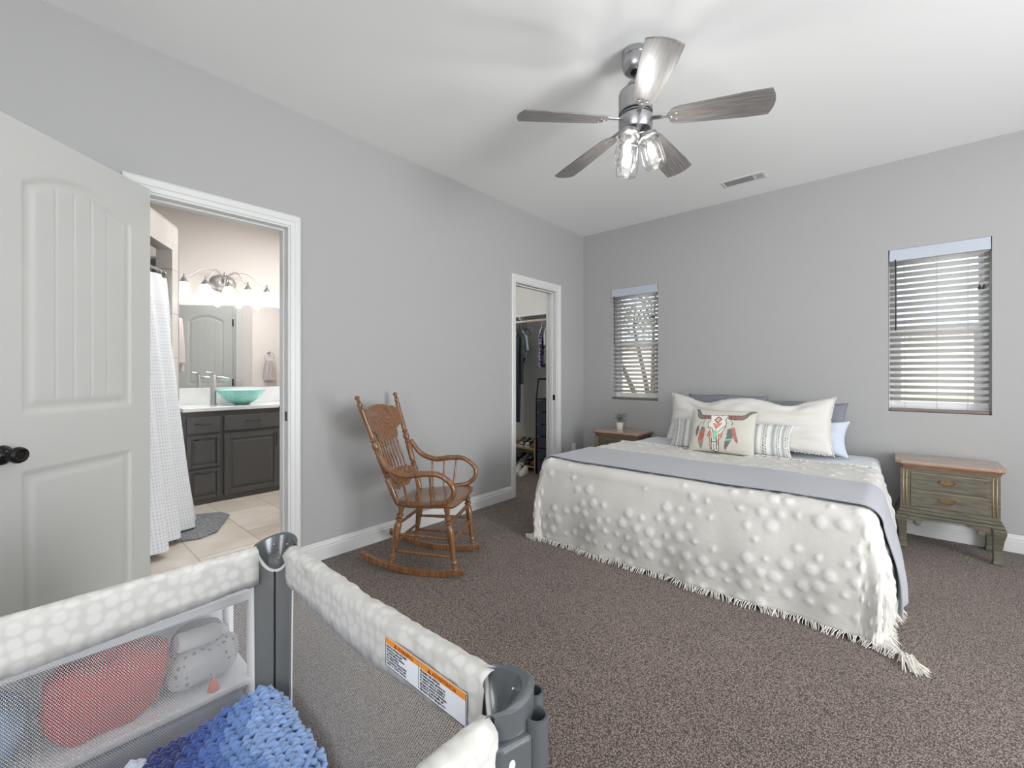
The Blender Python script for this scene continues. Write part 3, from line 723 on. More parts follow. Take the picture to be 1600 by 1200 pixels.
# comforter with tufts
rt = random.Random(11); tufts = {}
for i in range(-45, 45):
    for j in range(-45, 60):
        x = i*.085+(j % 2)*.042+rt.uniform(-.014, .014); y = j*.075+rt.uniform(-.014, .014)
        over_ = max(by0-y, 0, x-bx1, bx0-x)
        if rt.random() < (.12 if over_ > .2 else .5): continue
        key = (int(x//.1), int(y//.1)); tufts.setdefault(key, []).append((x, y, rt.choice((.014, .018, .022, .026))))
def tuftness(x, y):
    kx, ky = int(x//.1), int(y//.1); m_ = 0
    for a in (-1, 0, 1):
        for b in (-1, 0, 1):
            for (tx, ty, r_) in tufts.get((kx+a, ky+b), ()):
                d = sqrt((x-tx)**2+(y-ty)**2)/(r_*1.1)
                if d < 1: m_ = max(m_, (1-d**3))
    return m_
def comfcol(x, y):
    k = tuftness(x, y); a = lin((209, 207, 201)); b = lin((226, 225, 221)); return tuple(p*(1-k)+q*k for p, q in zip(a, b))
def comfbump(x, y):
    return lump(x, y, 2.6, .012)+.003*mn.noise(Vector((x*8, y*8, 5)))+.0055*min(1, 1.6*tuftness(x, y))+.0012*mn.noise(Vector((x*60, y*60, 0)))
over = .565
crect = (bx0, bx1, by0, 3.60)
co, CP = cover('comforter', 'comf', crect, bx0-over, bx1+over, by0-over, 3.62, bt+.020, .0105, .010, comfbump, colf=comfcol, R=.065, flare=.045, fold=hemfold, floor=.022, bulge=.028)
tag(co, 'white tufted comforter with fringed hem draped over the bed to the carpet', 'comforter')
# fringe on the hem
rf = random.Random(2); fr = MB()
def hemline():
    nu = len(CP)-1; nv = len(CP[0])-1; pts = []
    for j in range(nv, -1, -1): pts.append(CP[nu][j])
    for i in range(nu, -1, -1): pts.append(CP[i][0])
    return pts
hp = hemline(); cc = Vector((cx, cy, 0))
for i in range(len(hp)-1):
    a, b = hp[i], hp[i+1]; seg = (b-a)
    if seg.length < 1e-5: continue
    k = max(1, int(seg.length/.0045)); nrm = Vector((seg.y, -seg.x, 0)).normalized()
    if nrm.dot(a-cc) < 0: nrm = -nrm
    wob = sin(i*.35)*.008+sin(i*1.3)*.005
    for q in range(k):
        p = a+seg*((q+rf.random()*.6)/k); s_ = rf.uniform(.012, .032); l = rf.uniform(-.012, .012)
        along = seg.normalized()
        p1 = p+nrm*(s_*.45)+along*(l*.5+wob)+Vector((0, 0, 0)); p1.z = max(.006, p.z-.008); p2 = p+nrm*s_+along*(l+wob*1.6); p2.z = .004
        fr.tube([p+Vector((0, 0, .002)), p1, p2], [.0019, .0019, .0013], 4, cap=False)
# knotted bundle at the corner on the carpet
cpt = CP[-1][0]
for i in range(46):
    a = -.95+rf.uniform(-.75, .65); l = rf.uniform(.03, .085); p = cpt+Vector((rf.uniform(-.02, .02), rf.uniform(-.02, .02), 0))
    e = p+Vector((cos(a)*l, sin(a)*l, 0)); e.z = .005; m_ = (p+e)/2; m_.z = .016
    fr.tube([p, m_, e], .0022, 4, cap=False)
fo = fr.build('fringe', 'fringe', co); fo['kind'] = 'stuff'
# edge braid across the bed at the comforter's top end
ed = MB()
for i in range(150):
    x = bx0-.02+(bx1-bx0+.04)*i/149; ed.ball((x, 3.612+.006*sin(i*1.9), bt+.024+lump(x, 3.62, 2.6, .012)), .0065, 6, 4, sc=(1.5, 1, .8))
ed.build('edge_trim', 'fringe', co, smooth=True)
# throw
def throwbump(x, y): return comf0(x, y)+.002*mn.noise(Vector((x*7, y*14, 3)))+.004
def comf0(x, y): return lump(x, y, 2.6, .012)+.0085
def throwfold(x, y, n, k): return hemfold(x, y, n, k)*.8+.010*k+.012*k*sin(y*26)
to, _ = cover('throw_blanket', 'throw', (bx0, bx1, by0-.3, 5), bx0-.30, bx1+.50, by0+.012, 3.05, bt+.026, .012, .006, throwbump, R=.072, flare=.055, fold=throwfold, floor=.03, bulge=.024)
tag(to, 'smooth grey throw blanket laid across the foot of the bed', 'throw')

# ---------------------------------------------------------------- pillows
def pillow_mesh(w, h, T, n=44, m=30, c=.07, wr=.004, seed=0, topf=None, colf=None, e=.42):
    mb = MB()
    def f(u, v, s_):
        a, b = 2*u-1, 2*v-1
        x = w/2*a*(1-c*(1-b*b)*a*a); y = h/2*b*(1-c*1.2*(1-a*a)*b*b)
        if topf and b > 0: y += topf(a)*b
        th = T/2*(max(0, (1-a*a)*(1-b*b)))**e
        th += wr*mn.noise(Vector((a*4+seed, b*4, s_*3)))*min(1, (1-a*a)*(1-b*b)*5)
        return (x, s_*th, y)
    for s_ in (-1, 1):
        mb.grid(lambda u, v: f(u, v, s_), n, m, colf=(lambda u, v: colf(u, v, s_)) if colf else None)
    return mb
def place_pillow(mb, name, mname, loc, lean, yaw, label, cat='pillow', group=None, grav=None, roll=0):
    o = mb.build(name, mname, smooth=True)
    bm = bmesh.new(); bm.from_mesh(o.data); bmesh.ops.remove_doubles(bm, verts=bm.verts, dist=.0004); bmesh.ops.recalc_face_normals(bm, faces=bm.faces); bm.to_mesh(o.data); bm.free()
    o.location = loc; o.rotation_euler = (radians(-lean), radians(roll), radians(yaw)); tag(o, label, cat, group); return o
# two grey pillows against the wall
gt = lambda a: .012*cos(a*3)-.018*a*a+.02*abs(a)**4
place_pillow(pillow_mesh(.66, .45, .15, seed=1, topf=gt, c=.09, wr=.008), 'pillow', 'pilgray', (-1.13, 4.13, .765), 10, 0, 'grey pillow behind the left half of the long white pillow', group=None)
place_pillow(pillow_mesh(.66, .44, .15, seed=2, topf=gt, c=.09, wr=.008), 'pillow', 'pilgray', (-.60, 4.12, .735), 12, 0, 'grey pillow behind the right half of the long white pillow, one corner sticking out')
place_pillow(pillow_mesh(.44, .28, .14, seed=3, c=.16, wr=.012), 'pillow', 'pilblue', (-.465, 3.985, .685), 14, -4, 'small pale blue pillow peeking out at the right end of the pillows')
def kingtop(a): return .018*cos(pi*2*a)+.030*abs(a)**3 - .012 + .012*(1-abs(a)) - (.018 if abs(abs(a)-.5) < .2 else 0)*cos((abs(a)-.5)/.2*pi/2)
kp = place_pillow(pillow_mesh(1.20, .40, .20, n=70, seed=4, c=.05, wr=.024, topf=kingtop), 'pillow', 'pilwhite', (-.93, 3.88, .765), 20, 1, 'long cream white pillow with wavy fringed edge behind the cushions')
kf = MB(); rk = random.Random(8)
for i in range(520):
    t_ = i/520*4; side = int(t_); q = (t_-side)*2-1
    a, b = [(q, 1), (1, -q), (-q, -1), (-1, q)][side]
    x = .6*a*(1-.05*(1-b*b)); y = .2*b*(1-.06*(1-a*a))+(kingtop(a) if b > 0 else 0)*max(b, 0)
    kf.ball((x+rk.uniform(-.003, .003), rk.uniform(-.004, .004), y+rk.uniform(-.003, .003)), rk.uniform(.004, .0065), 5, 3)
kf.build('tuft_edging', 'pilwhite', kp, smooth=True)
def stripe(u, v, s_):
    w_ = lin((226, 226, 222)); g = lin((164, 166, 166)); d = lin((70, 72, 74)); x = min(u, 1-u)*.9; x = x if u > .5 else x
    base = w_
    def soft(c0, hw_): return max(0, 1-abs(x-c0)/hw_)
    k = min(1, 1.3*soft(.045, .018)+1.3*soft(.115, .022)+1.2*soft(.20, .014)*0+1.1*soft(.235, .02))
    base = tuple(a*(1-k)+b*k for a, b in zip(w_, g))
    for c0, hw_ in ((.012, .004), (.025, .003), (.075, .004), (.088, .004), (.165, .004), (.18, .005), (.192, .003)):
        if abs(x-c0) < hw_ and int(v*46+(1 if c0 in (.088, .18) else 0)) % 2: base = d
    return base
lp = pillow_mesh(.88, .25, .13, n=200, m=92, seed=6, c=.05, wr=.004, colf=stripe, e=.35)
place_pillow(lp, 'pillow', 'paint', (-1.0, 3.70, .665), 22, 1.5, 'long narrow white pillow with grey stripes and dotted lines behind the skull cushion')
# painted skull cushion; coordinates in a 1120 x 830 drawing
def pip(x, y, poly):
    c = False; n = len(poly); j = n-1
    for i in range(n):
        xi, yi = poly[i]; xj, yj = poly[j]
        if (yi > y) != (yj > y) and x < (xj-xi)*(y-yi)/(yj-yi)+xi: c = not c
        j = i
    return c
def segd(x, y, a, b):
    px, py = b[0]-a[0], b[1]-a[1]; l = px*px+py*py; t_ = max(0, min(1, ((x-a[0])*px+(y-a[1])*py)/l)); return math.hypot(x-a[0]-t_*px, y-a[1]-t_*py)
G = (128, 122, 116); BR = (150, 110, 98); RD = (182, 86, 72); DK = (52, 44, 40); PK = (222, 150, 132); MT = (150, 206, 178); WH = (226, 224, 214); TE = (98, 134, 116); RO = (182, 116, 106); SL = (110, 112, 108)
SK = [
 ('p', G, [(185, 150), (235, 150), (275, 215), (300, 275), (345, 300), (380, 305), (370, 380), (300, 375), (250, 345), (228, 280), (225, 200)]),
 ('p', BR, [(360, 300), (485, 312), (480, 382), (350, 380)]),
 ('p', BR, [(795, 325), (1010, 325), (1010, 415), (840, 408), (780, 392)]),
 ('p', G, [(990, 328), (1050, 310), (1110, 250), (1170, 222), (1260, 236), (1170, 270), (1125, 310), (1085, 370), (1040, 412), (985, 415)]),
 ('p', WH, [(480, 315), (790, 322), (760, 400), (762, 470), (765, 520), (735, 590), (700, 640), (705, 730), (660, 790), (655, 900), (650, 1010), (600, 1015), (570, 960), (520, 1000), (495, 930), (480, 780), (450, 730), (470, 640), (445, 560), (450, 480), (490, 420)]),
 ('p', PK, [(480, 600), (520, 640), (540, 720), (500, 760), (455, 720), (470, 650)]),
 ('p', PK, [(640, 690), (700, 650), (705, 730), (650, 780)]),
 ('p', MT, [(545, 620), (615, 615), (630, 720), (600, 800), (560, 810), (540, 700)]),
 ('p', PK, [(545, 480), (690, 480), (600, 595)]),
 ('p', MT, [(720, 400), (760, 400), (740, 450)]),
 ('l', DK, 6, [(480, 320), (490, 420), (450, 480), (455, 570), (500, 600), (470, 640), (450, 720), (490, 770), (500, 930), (530, 1000), (600, 1015), (650, 1010), (655, 800), (700, 740), (705, 640), (750, 570), (765, 480), (745, 410), (785, 330)]),
 ('l', DK, 7, [(450, 540), (530, 580), (545, 650)]), ('l', DK, 7, [(760, 530), (680, 590), (630, 660)]),
 ('l', DK, 9, [(520, 830), (620, 830)]), ('l', DK, 9, [(525, 760), (525, 980)]), ('l', DK, 9, [(615, 740), (618, 980)]), ('l', DK, 7, [(570, 840), (575, 1000)]),
 ('l', RD, 8, [(480, 630), (495, 780), (500, 900)]), ('l', RD, 8, [(650, 700), (640, 900)]),
 ('l', RD, 7, [(540, 480), (595, 590), (680, 480)]),
 ('l', RD, 15, [(620, 345), (675, 400), (615, 470), (562, 405), (620, 345)]), ('l', (90, 110, 60), 14, [(616, 406), (620, 406)]),
 ('l', DK, 5, [(190, 155), (225, 200), (230, 290), (255, 345), (300, 378), (480, 384)]), ('l', DK, 5, [(240, 155), (280, 220), (305, 280), (350, 300), (490, 312), (790, 322), (1000, 325), (1050, 310), (1110, 245), (1170, 222), (1260, 236)]), ('l', DK, 5, [(785, 392), (840, 408), (1010, 416), (1085, 370), (1125, 300), (1180, 268), (1255, 240)]),
 ('l', DK, 6, [(375, 300), (380, 400)]), ('l', DK, 6, [(440, 310), (440, 384)]), ('l', DK, 6, [(835, 325), (835, 405)]), ('l', DK, 5, [(470, 315), (465, 384)]), ('l', DK, 6, [(800, 325), (800, 400)]), ('l', DK, 5, [(900, 326), (890, 410)]),
 ('l', DK, 5, [(380, 400), (370, 450), (345, 520)]), ('l', DK, 5, [(345, 430), (290, 490)]), ('l', DK, 5, [(825, 420), (860, 470), (850, 530)]), ('l', DK, 5, [(880, 480), (840, 510)]),
 ('p', SL, [(300, 480), (280, 520), (285, 600), (270, 680), (245, 725), (222, 670), (220, 600), (240, 530)]),
 ('p', G, [(330, 540), (385, 545), (400, 600), (385, 640), (300, 640)]),
 ('p', RO, [(300, 640), (400, 610), (395, 720), (380, 800), (290, 830), (275, 770)]),
 ('p', (160, 140, 124), [(285, 820), (380, 790), (375, 900), (345, 970), (310, 920)]),
 ('l', RD, 8, [(300, 660), (385, 700), (310, 760)]), ('l', RD, 6, [(390, 630), (320, 690), (380, 760)]),
 ('p', RO, [(850, 560), (910, 570), (935, 680), (965, 790), (965, 860), (930, 830), (880, 740)]),
 ('p', SL, [(790, 600), (850, 580), (880, 700), (870, 800), (790, 780), (780, 690)]),
 ('p', TE, [(775, 740), (880, 750), (850, 830), (760, 820)]), ('p', MT, [(770, 785), (865, 775), (850, 800), (770, 812)]),
 ('p', SL, [(755, 820), (850, 825), (800, 930), (745, 940)]), ('p', RD, [(745, 930), (800, 925), (770, 1000)]),
 ('p', SL, [(940, 780), (970, 800), (965, 865), (945, 840)]),
]
for q in SK:
    pass
def skull(u, v, s_):
    base = (202, 199, 188)
    if s_ > 0: return lin(base)
    x = 100+1120*u; y = 130+.085*(x-100)+(1-v)*850
    col = base
    for q in SK:
        if q[0] == 'p':
            if pip(x, y, q[2]): col = q[1]
        else:
            w_ = q[2]*.8
            for a, b in zip(q[3], q[3][1:]):
                if min(a[0], b[0])-w_ < x < max(a[0], b[0])+w_ and min(a[1], b[1])-w_ < y < max(a[1], b[1])+w_ and segd(x, y, a, b) < w_: col = q[1]; break
    return lin(col)
sp = pillow_mesh(.465, .345, .13, n=210, m=150, seed=9, c=.035, wr=.004, colf=skull, e=.38)
place_pillow(sp, 'pillow', 'paint', (-1.01, 3.595, .715), 20, 2, 'beige cushion painted with a horned cattle skull and feathers, in front of the pillows')

# ================================================================ ROCKING CHAIR  (+x faces front)
RC = thing('rocking_chair', 'carved oak rocking chair with turned spindles by the grey left wall', 'rocking chair', (-2.145, 1.69, 0), radians(31))
def turned(p0, p1, prof, n=10, mb=None):
    """prof list of (t, r) along p0->p1"""
    p0, p1 = Vector(p0), Vector(p1); ax = p1-p0; L = ax.length
    q = Vector((0, 0, 1)).rotation_difference(ax.normalized()).to_matrix().to_4x4()
    mb = mb or MB(); mb.lathe([(0, prof[0][0]*L)]+[(r, t*L) for t, r in prof]+[(0, prof[-1][0]*L)], n=n, M=Tr(*p0) @ q, cap=False); return mb
# seat
seat = MB()
def seat_outline():
    P = [(-.175, -.165), (-.19, -.05), (-.19, .05), (-.175, .165), (-.06, .215), (.10, .238), (.175, .235), (.205, .20), (.215, .10), (.218, 0), (.215, -.10), (.205, -.20), (.175, -.235), (.10, -.238), (-.06, -.215)]
    P = [(x, y*.92) for x, y in P]
    return [(p.x, p.y) for p in catmull([(x, y, 0) for x, y in P]+[(P[0][0], P[0][1], 0)], 4)[:-1]]
so_ = seat_outline()
def seatz(x, y): return .405+.03*(x+.19)/.4-.012*math.exp(-((x+.0)**2+y*y)/.015)+.010*max(0, (x-.15)/.06)*(-1)
k = len(so_); vs = []; rings = [1.0, .96, .75, .5, .25, .0]
seat.addv([(x*1, y*1, seatz(x, y)-.014) for x, y in so_])
for s_ in rings: seat.addv([(x*s_, y*s_, seatz(x*s_, y*s_)-(.004 if s_ == 1 else 0)) for x, y in so_])
seat.addv([(x*.95, y*.95, seatz(x, y)-.028) for x, y in so_]); seat.addv([(x*.0, y*.0, .385) for x, y in so_])
fs = []
def rg(a, b): return [(a*k+i, a*k+(i+1) % k, b*k+(i+1) % k, b*k+i) for i in range(k)]
for a in range(0, 6): fs += rg(a, a+1)
fs += rg(7, 0)+rg(8, 7)
seat.addf(fs, 0); so = seat.build('seat', 'oakseat', RC, smooth='auto')
# rockers
RR = .95
for sy in (-1, 1):
    r_ = MB(); n = 26; pts_o = []
    for i in range(n+1):
        x = -.375+.635*i/n; z = RR-sqrt(RR*RR-(x-.02)**2); z = z*.95
        hh = .038-.010*abs(i/n-.55); 
        if i > n-3: hh -= .010*(i-(n-3))/3
        if i < 4: hh += .006*(4-i)/4
        pts_o.append((x, z, hh))
    poly = [(x, z) for x, z, h_ in pts_o]+[(x, z+h_) for x, z, h_ in reversed(pts_o)]
    yy = sy*(.185)
    r_.prism(poly, -.013, .013, Tr(0, yy, 0) @ Rot(pi/2, 'X')); r_.build('rocker', 'oak', RC, bevel=.004)
legprof = [(0, .012), (.03, .015), (.05, .010), (.07, .018), (.10, .018), (.115, .010), (.13, .018), (.15, .018), (.17, .012), (.30, .015), (.50, .020), (.64, .022), (.70, .016), (.715, .011), (.735, .022), (.765, .022), (.78, .012), (.80, .021), (.84, .021), (.86, .012), (.94, .017), (1, .017)]
legs = []
for sy in (-1, 1):
    for fx in (1, -1):
        p0 = (.205 if fx > 0 else -.19, sy*.185, .04 if fx > 0 else .055); p1 = (.155 if fx > 0 else -.135, sy*(.195 if fx > 0 else .15), .41 if fx > 0 else .392)
        turned(p0, p1, legprof, 12).build('leg', 'oak', RC, smooth='auto'); legs.append((Vector(p0), Vector(p1)))
def lp_(i, t): return legs[i][0].lerp(legs[i][1], t)   # 0 front right, 1 rear right, 2 front left, 3 rear left
tw = [(0, .008)]+[(.03+.94*i/26, .0085+.0035*(i % 2)) for i in range(27)]+[(1, .008)]
pl = [(0, .007), (.1, .008), (.3, .0095), (.5, .011), (.7, .0095), (.9, .008), (1, .007)]
for z_ in (.44, .72): turned(lp_(0, z_), lp_(2, z_), tw).build('front_stretcher', 'oak', RC, smooth=True)
for a, b in ((0, 1), (2, 3)):
    for z_ in (.22, .50): turned(lp_(a, z_), lp_(b, z_), pl).build('side_stretcher', 'oak', RC, smooth=True)
for z_ in (.34, .66): turned(lp_(1, z_), lp_(3, z_), pl).build('rear_stretcher', 'oak', RC, smooth=True)
# back posts
postprof = [(0, .013), (.03, .016), (.06, .017), (.22, .020), (.24, .013), (.26, .020), (.275, .012), (.29, .018), (.31, .018), (.44, .019), (.46, .014), (.475, .021), (.50, .014), (.515, .019), (.545, .021), (.57, .013), (.585, .021), (.605, .013), (.62, .016), (.64, .015), (.865, .0135), (.88, .017), (.892, .010), (.905, .015), (.925, .016), (.935, .009), (.945, .013), (.955, .008), (.965, .011), (.985, .0155), (.995, .011), (1.0, .004)]
PB = {}
for sy in (-1, 1):
    p0 = Vector((-.155, sy*.172, .405)); p1 = Vector((-.372, sy*.247, 1.035)); PB[sy] = (p0, p1)
    turned(p0, p1, postprof, 14).build('back_post', 'oak', RC, smooth='auto')
# crest panel between the posts, curved, scalloped
def backpt(s, t, dip=.03):
    """s -1..1 between posts, t along the posts"""
    a = PB[-1][0].lerp(PB[-1][1], t); b = PB[1][0].lerp(PB[1][1], t); p = a.lerp(b, (s+1)/2); p.x -= dip*(1-s*s); return p
def panel(name, outline_top, outline_bot, t_axis, n=60, m=30, hw_=.94):
    mb = MB(); th = .0075
    def f(u, v, sd):
        s = (2*u-1)*hw_; t0, t1 = outline_bot(s), outline_top(s); t = t0+(t1-t0)*v; p = backpt(s, t)
        r_ = math.hypot(s, (t-t_axis)*3.2)
        car = .0032*sin(18*r_+3*sin(6*math.atan2((t-t_axis)*3.2, s)))*(1 if r_ < .85 else 0)+.0025*mn.noise(Vector((s*26, t*80, 0)))*(1 if r_ < .45 else 0)
        p.x += sd*th+(car if sd > 0 else 0); return p
    for sd in (1, -1): mb.grid(lambda u, v: f(u, v, sd), n, m)
    e = []
    for sd_u in range(n):
        for vv in (0, 1):
            a, b = sd_u/n, (sd_u+1)/n; bI = mb.addv([f(a, vv, 1), f(b, vv, 1), f(b, vv, -1), f(a, vv, -1)]); mb.addf([(0, 1, 2, 3)], bI)
    for uu in (0, 1):
        bI = mb.addv([f(uu, 0, 1), f(uu, 1, 1), f(uu, 1, -1), f(uu, 0, -1)]); mb.addf([(0, 1, 2, 3)], bI)
    return mb.build(name, 'oakseat', RC, smooth='auto')
def ctop(s):
    a = abs(s)
    if a < .46: return .862+.034*sqrt(max(0, 1-(a/.46)**2))
    if a < .80: return .846+.022*sqrt(max(0, 1-((a-.62)/.18)**2))
    return .846
def cbot(s):
    a = abs(s)
    if a > .80: return .665
    if a > .62: return .665-.04*(1-((a-.62)/.18))
    return .535+.03*a
panel('crest_panel', ctop, cbot, .73)
panel('lower_panel', lambda s: .235+.024*(1-s*s), lambda s: .075+.05*abs(s)+.014*cos(s*9), .16, m=16, hw_=.90)
sprof = [(0, .0055), (.06, .008), (.12, .005), (.16, .008), (.22, .006), (.5, .0078), (.78, .006), (.84, .008), (.88, .005), (.94, .008), (1, .0055)]
for i in range(7):
    s = -.60+1.2*i/6
    turned(backpt(s, .245), backpt(s*.85, .555), sprof, 8).build('back_spindle', 'oak', RC, smooth=True)
# bent arms with three spindles each
for sy in (-1, 1):
    pth = catmull([backpt(sy*1.0, .49)+Vector((.012, sy*.020, 0)), Vector((-.18, sy*.242, .625)), Vector((-.08, sy*.244, .588)), Vector((.03, sy*.244, .600)), Vector((.125, sy*.242, .598)), Vector((.198, sy*.238, .548)), Vector((.208, sy*.232, .49)), Vector((.165, sy*.220, .442)), Vector((.10, sy*.208, .427)), Vector((.07, sy*.204, .424))], 7)
    ar = MB().tube(pth, [.018+.004*sin(min(1, i/30)*pi) for i in range(len(pth))], 12, flat=.8); ao = ar.build('arm', 'oak', RC, smooth=True)
    for x0, x1 in ((-.075, -.085), (.0, .0), (.065, .085)):
        turned((x0, sy*.196, .402), (x1-.012, sy*.243, .592), sprof, 8).build('arm_spindle', 'oak', ao, smooth=True)

# ================================================================ PLAYPEN
PX0, PX1, PY0, PY1, PZ = -1.165, -.375, -.60, .440, .745
pen = thing('playpen', 'grey and white netted playpen with dotted padded rails in the foreground', 'playpen', ((PX0+PX1)/2, (PY0+PY1)/2, 0))
pcx, pcy = (PX0+PX1)/2, (PY0+PY1)/2
hx, hy = (PX1-PX0)/2, (PY1-PY0)/2; CUT = .062
def railband(name, p0, p1, inward, sag=.008):
    """padded rail: cloth tube over bar with band hanging on both sides"""
    p0, p1 = Vector(p0), Vector(p1); nrm = Vector(inward); mb = MB(); prof = []
    R_ = .019
    for i in range(9):
        a = pi*i/8; prof.append((R_*cos(a), -R_+R_*sin(a)))
    prof = [(R_*.75, -.100), (R_*.95, -.07), (R_*.9, -.045)]+prof+[(-R_*.9, -.045), (-R_*.95, -.07), (-R_*.75, -.100)]
    n = 60; m = len(prof)-1
    def f(u, v):
        i = round(v*m); d, z = prof[i]; p = p0.lerp(p1, u)
        fold = .006*mn.noise(Vector((u*14, i*.45, p0.x*9)))+.004*mn.noise(Vector((u*38, i*.9, 1)))
        drop = -sag*sin(pi*u)**2-(.0035*math.exp(-((u-.5)/.02)**2))
        low = .010*(1-abs(2*u-1)**1.5) if i in (0, m) else 0
        q = p+nrm*(d+fold*(1 if d > 0 else -1)); q.z += z+drop+low*-.2+(.012*(1-sin(pi*u)) if i in (0, m) else 0); return q
    mb.grid(f, n, m); return mb.build(name, 'railfab', pen, smooth=True, solid=.0015)
railband('rail_cover', (-hx+CUT-.002, hy, PZ), (hx-CUT+.009, hy, PZ), (0, -1, 0)); railband('rail_cover', (-hx, -hy+CUT-.002, PZ), (-hx, hy-CUT+.002, PZ), (1, 0, 0), .004)
railband('rail_cover', (hx, -hy+CUT-.002, PZ), (hx, hy-CUT+.002, PZ), (-1, 0, 0)); railband('rail_cover', (-hx+CUT, -hy, PZ), (hx-CUT, -hy, PZ), (0, 1, 0))
def net(p0, p1, mname):
    p0, p1 = Vector(p0), Vector(p1); mb = MB(); mb.grid(lambda u, v: (p0.lerp(p1, u).x, p0.lerp(p1, u).y, .10+(PZ-.085-.10)*v), 8, 8); return mb.build('net', mname, pen)
net((-hx+CUT, hy, 0), (hx-CUT, hy, 0), 'net'); net((-hx, -hy+CUT, 0), (-hx, hy-CUT, 0), 'netleft'); net((hx, -hy+CUT, 0), (hx, hy-CUT, 0), 'net'); net((-hx+CUT, -hy, 0), (hx-CUT, -hy, 0), 'net')
lb = MB()
for (a, b) in (((-hx+CUT, hy), (hx-CUT, hy)), ((-hx+CUT, -hy), (hx-CUT, -hy))): lb.box((a[0], a[1]-.006, .05), (b[0], a[1]+.006, .125))
for x_ in (-hx, hx): lb.box((x_-.006, -hy+CUT, .05), (x_+.006, hy-CUT, .125))
lb.build('lower_band', 'graydark', pen, bevel=.003)
def corner(sx, sy):
    """grey fabric panel cutting the corner plus moulded plastic cap"""
    A = Vector((sx*hx, sy*(hy-CUT-.004), 0)); B = Vector((sx*(hx-CUT-.004), sy*hy, 0)); out = Vector((sx, sy, 0)).normalized()
    def U(s): return PZ-.003-.060*(1-abs(2*s-1)**2.2)
    fab = MB()
    def f1(u, v):
        z = .05+(U(u)-.05)*v; w = 1+.0*(1-v); nar = .16*(1-v)**.7*1.0
        s = .5+(u-.5)*(1-nar*.9); p = A.lerp(B, s)+out*(.010*sin(pi*u)); return (p.x, p.y, z)
    fab.grid(f1, 16, 12); fb = fab.build('corner_panel', 'graydark', pen, smooth=True, solid=.003)
    pc = MB(); pc.tube([f1(i/24, 1) for i in range(25)], .0042, 6); 
    for e_ in (0.0, 1.0): pc.tube([f1(e_, i/8) for i in range(9)], .0022, 5)
    pc.build('piping', 'piping', fb, smooth=True)
    sm = MB(); sm.tube([Vector(f1(.5, i/8))-out*.002 for i in range(9)], .0028, 6); sm.build('seam', 'black', fb)
    cap = MB()
    def f2(u, v):
        zt = PZ+.010*(1-(2*u-1)**2); z = U(u)+(zt-U(u))*v
        dp = (.040*(1-(2*u-1)**2)**.6)*min(1, v*1.0)**.55
        p = A.lerp(B, u)+out*(dp+.010*sin(pi*u)); return (p.x, p.y, z)
    def f3(u, v):   # outside skin
        p = A.lerp(B, u)+out*(.054*(1-(2*u-1)**2)**.5+.012); zt = PZ+.010*(1-(2*u-1)**2)
        return (p.x, p.y, zt-.15*v)
    cap.grid(f2, 24, 12); cap.grid(f3, 24, 6); cap.grid(lambda u, v: Vector(f2(u, 1)).lerp(Vector(f3(u, 0)), v)+Vector((0, 0, .004*sin(pi*v))), 24, 4)
    co_ = cap.build('corner_cap', 'grayplastic', pen, smooth='auto')
    for (u, v) in ((.32, .72), (.66, .72), (.5, .30)): MB().ball(Vector(f2(u, v))-out*.001, .0030, 8, 5).build('rivet', 'nickel', co_, smooth=True)
    lg = MB(); c = (A+B)/2+out*.038; lg.tube([(c.x, c.y, .012), (c.x, c.y, PZ-.14)], .013, 12); lg.build('leg', 'grayplastic', pen, smooth=True)
    ft = MB().lathe([(.0, 0), (.022, 0), (.024, .01), (.018, .03), (0, .03)], (c.x, c.y, 0), 14); ft.build('foot', 'black', pen, smooth='auto')
for sx in (-1, 1):
    for sy in (-1, 1): corner(sx, sy)
# accessory clamp with two open tube sockets on the near right corner
cl = MB(); bx_, by_ = hx, hy
cl.prism([(bx_-.002, by_-.07), (bx_+.022, by_-.062), (bx_+.036, by_-.016), (bx_+.020, by_-.008), (bx_+.006, by_-.02)], PZ-.135, PZ-.030)
co2 = cl.build('corner_clamp', 'grayplastic', pen, bevel=.006, seg=3)
def socket(x, y, z0, z1, r_):
    s_ = MB(); s_.lathe([(r_*.7, z0), (r_*.9, z0+.012), (r_, z0+.03), (r_, z1), (r_*.78, z1), (r_*.76, z1-.05), (0, z1-.05)], (x, y, 0), 22, cap=False); s_.build('tube_socket', 'grayplastic', co2, smooth='auto')
socket(bx_+.030, by_-.002, PZ-.17, PZ-.016, .0150); socket(bx_+.012, by_+.016, PZ-.15, PZ-.004, .0125)
MB().ball((0, 0, 0), .006, 12, 6, M=Tr(bx_+.0265, by_-.045, PZ-.055), sc=(.4, 1, 1.2)).build('button', 'white', co2, smooth=True)
# sleeping pad and floor board
MB().box((-hx+.02, -hy+.03, .05), (hx-.02, hy-.03, .075)).build('floor_board', 'graydark', pen, bevel=.004)
MB().box((-hx+.025, -hy+.035, .0755), (hx-.025, hy-.035, .10)).build('mattress', 'softgray', pen, bevel=.006)
# warning label sewn on the rail
M['labelwhite'] = mat('label_white', (236, 238, 242), .5); M['orange'] = mat('label_orange', (236, 148, 44), .5); M['ink'] = mat('label_ink', (40, 44, 56), .7); M['redink'] = mat('label_red', (150, 60, 20), .6)
lab = bpy.data.objects.new('warning_label', None); COL.objects.link(lab); lab.parent = pen
lw, lh = .205, .049
lab.location = (-.660-pcx, PY1-pcy-.0225, .712); lab.rotation_euler = (pi/2, radians(0), 0)
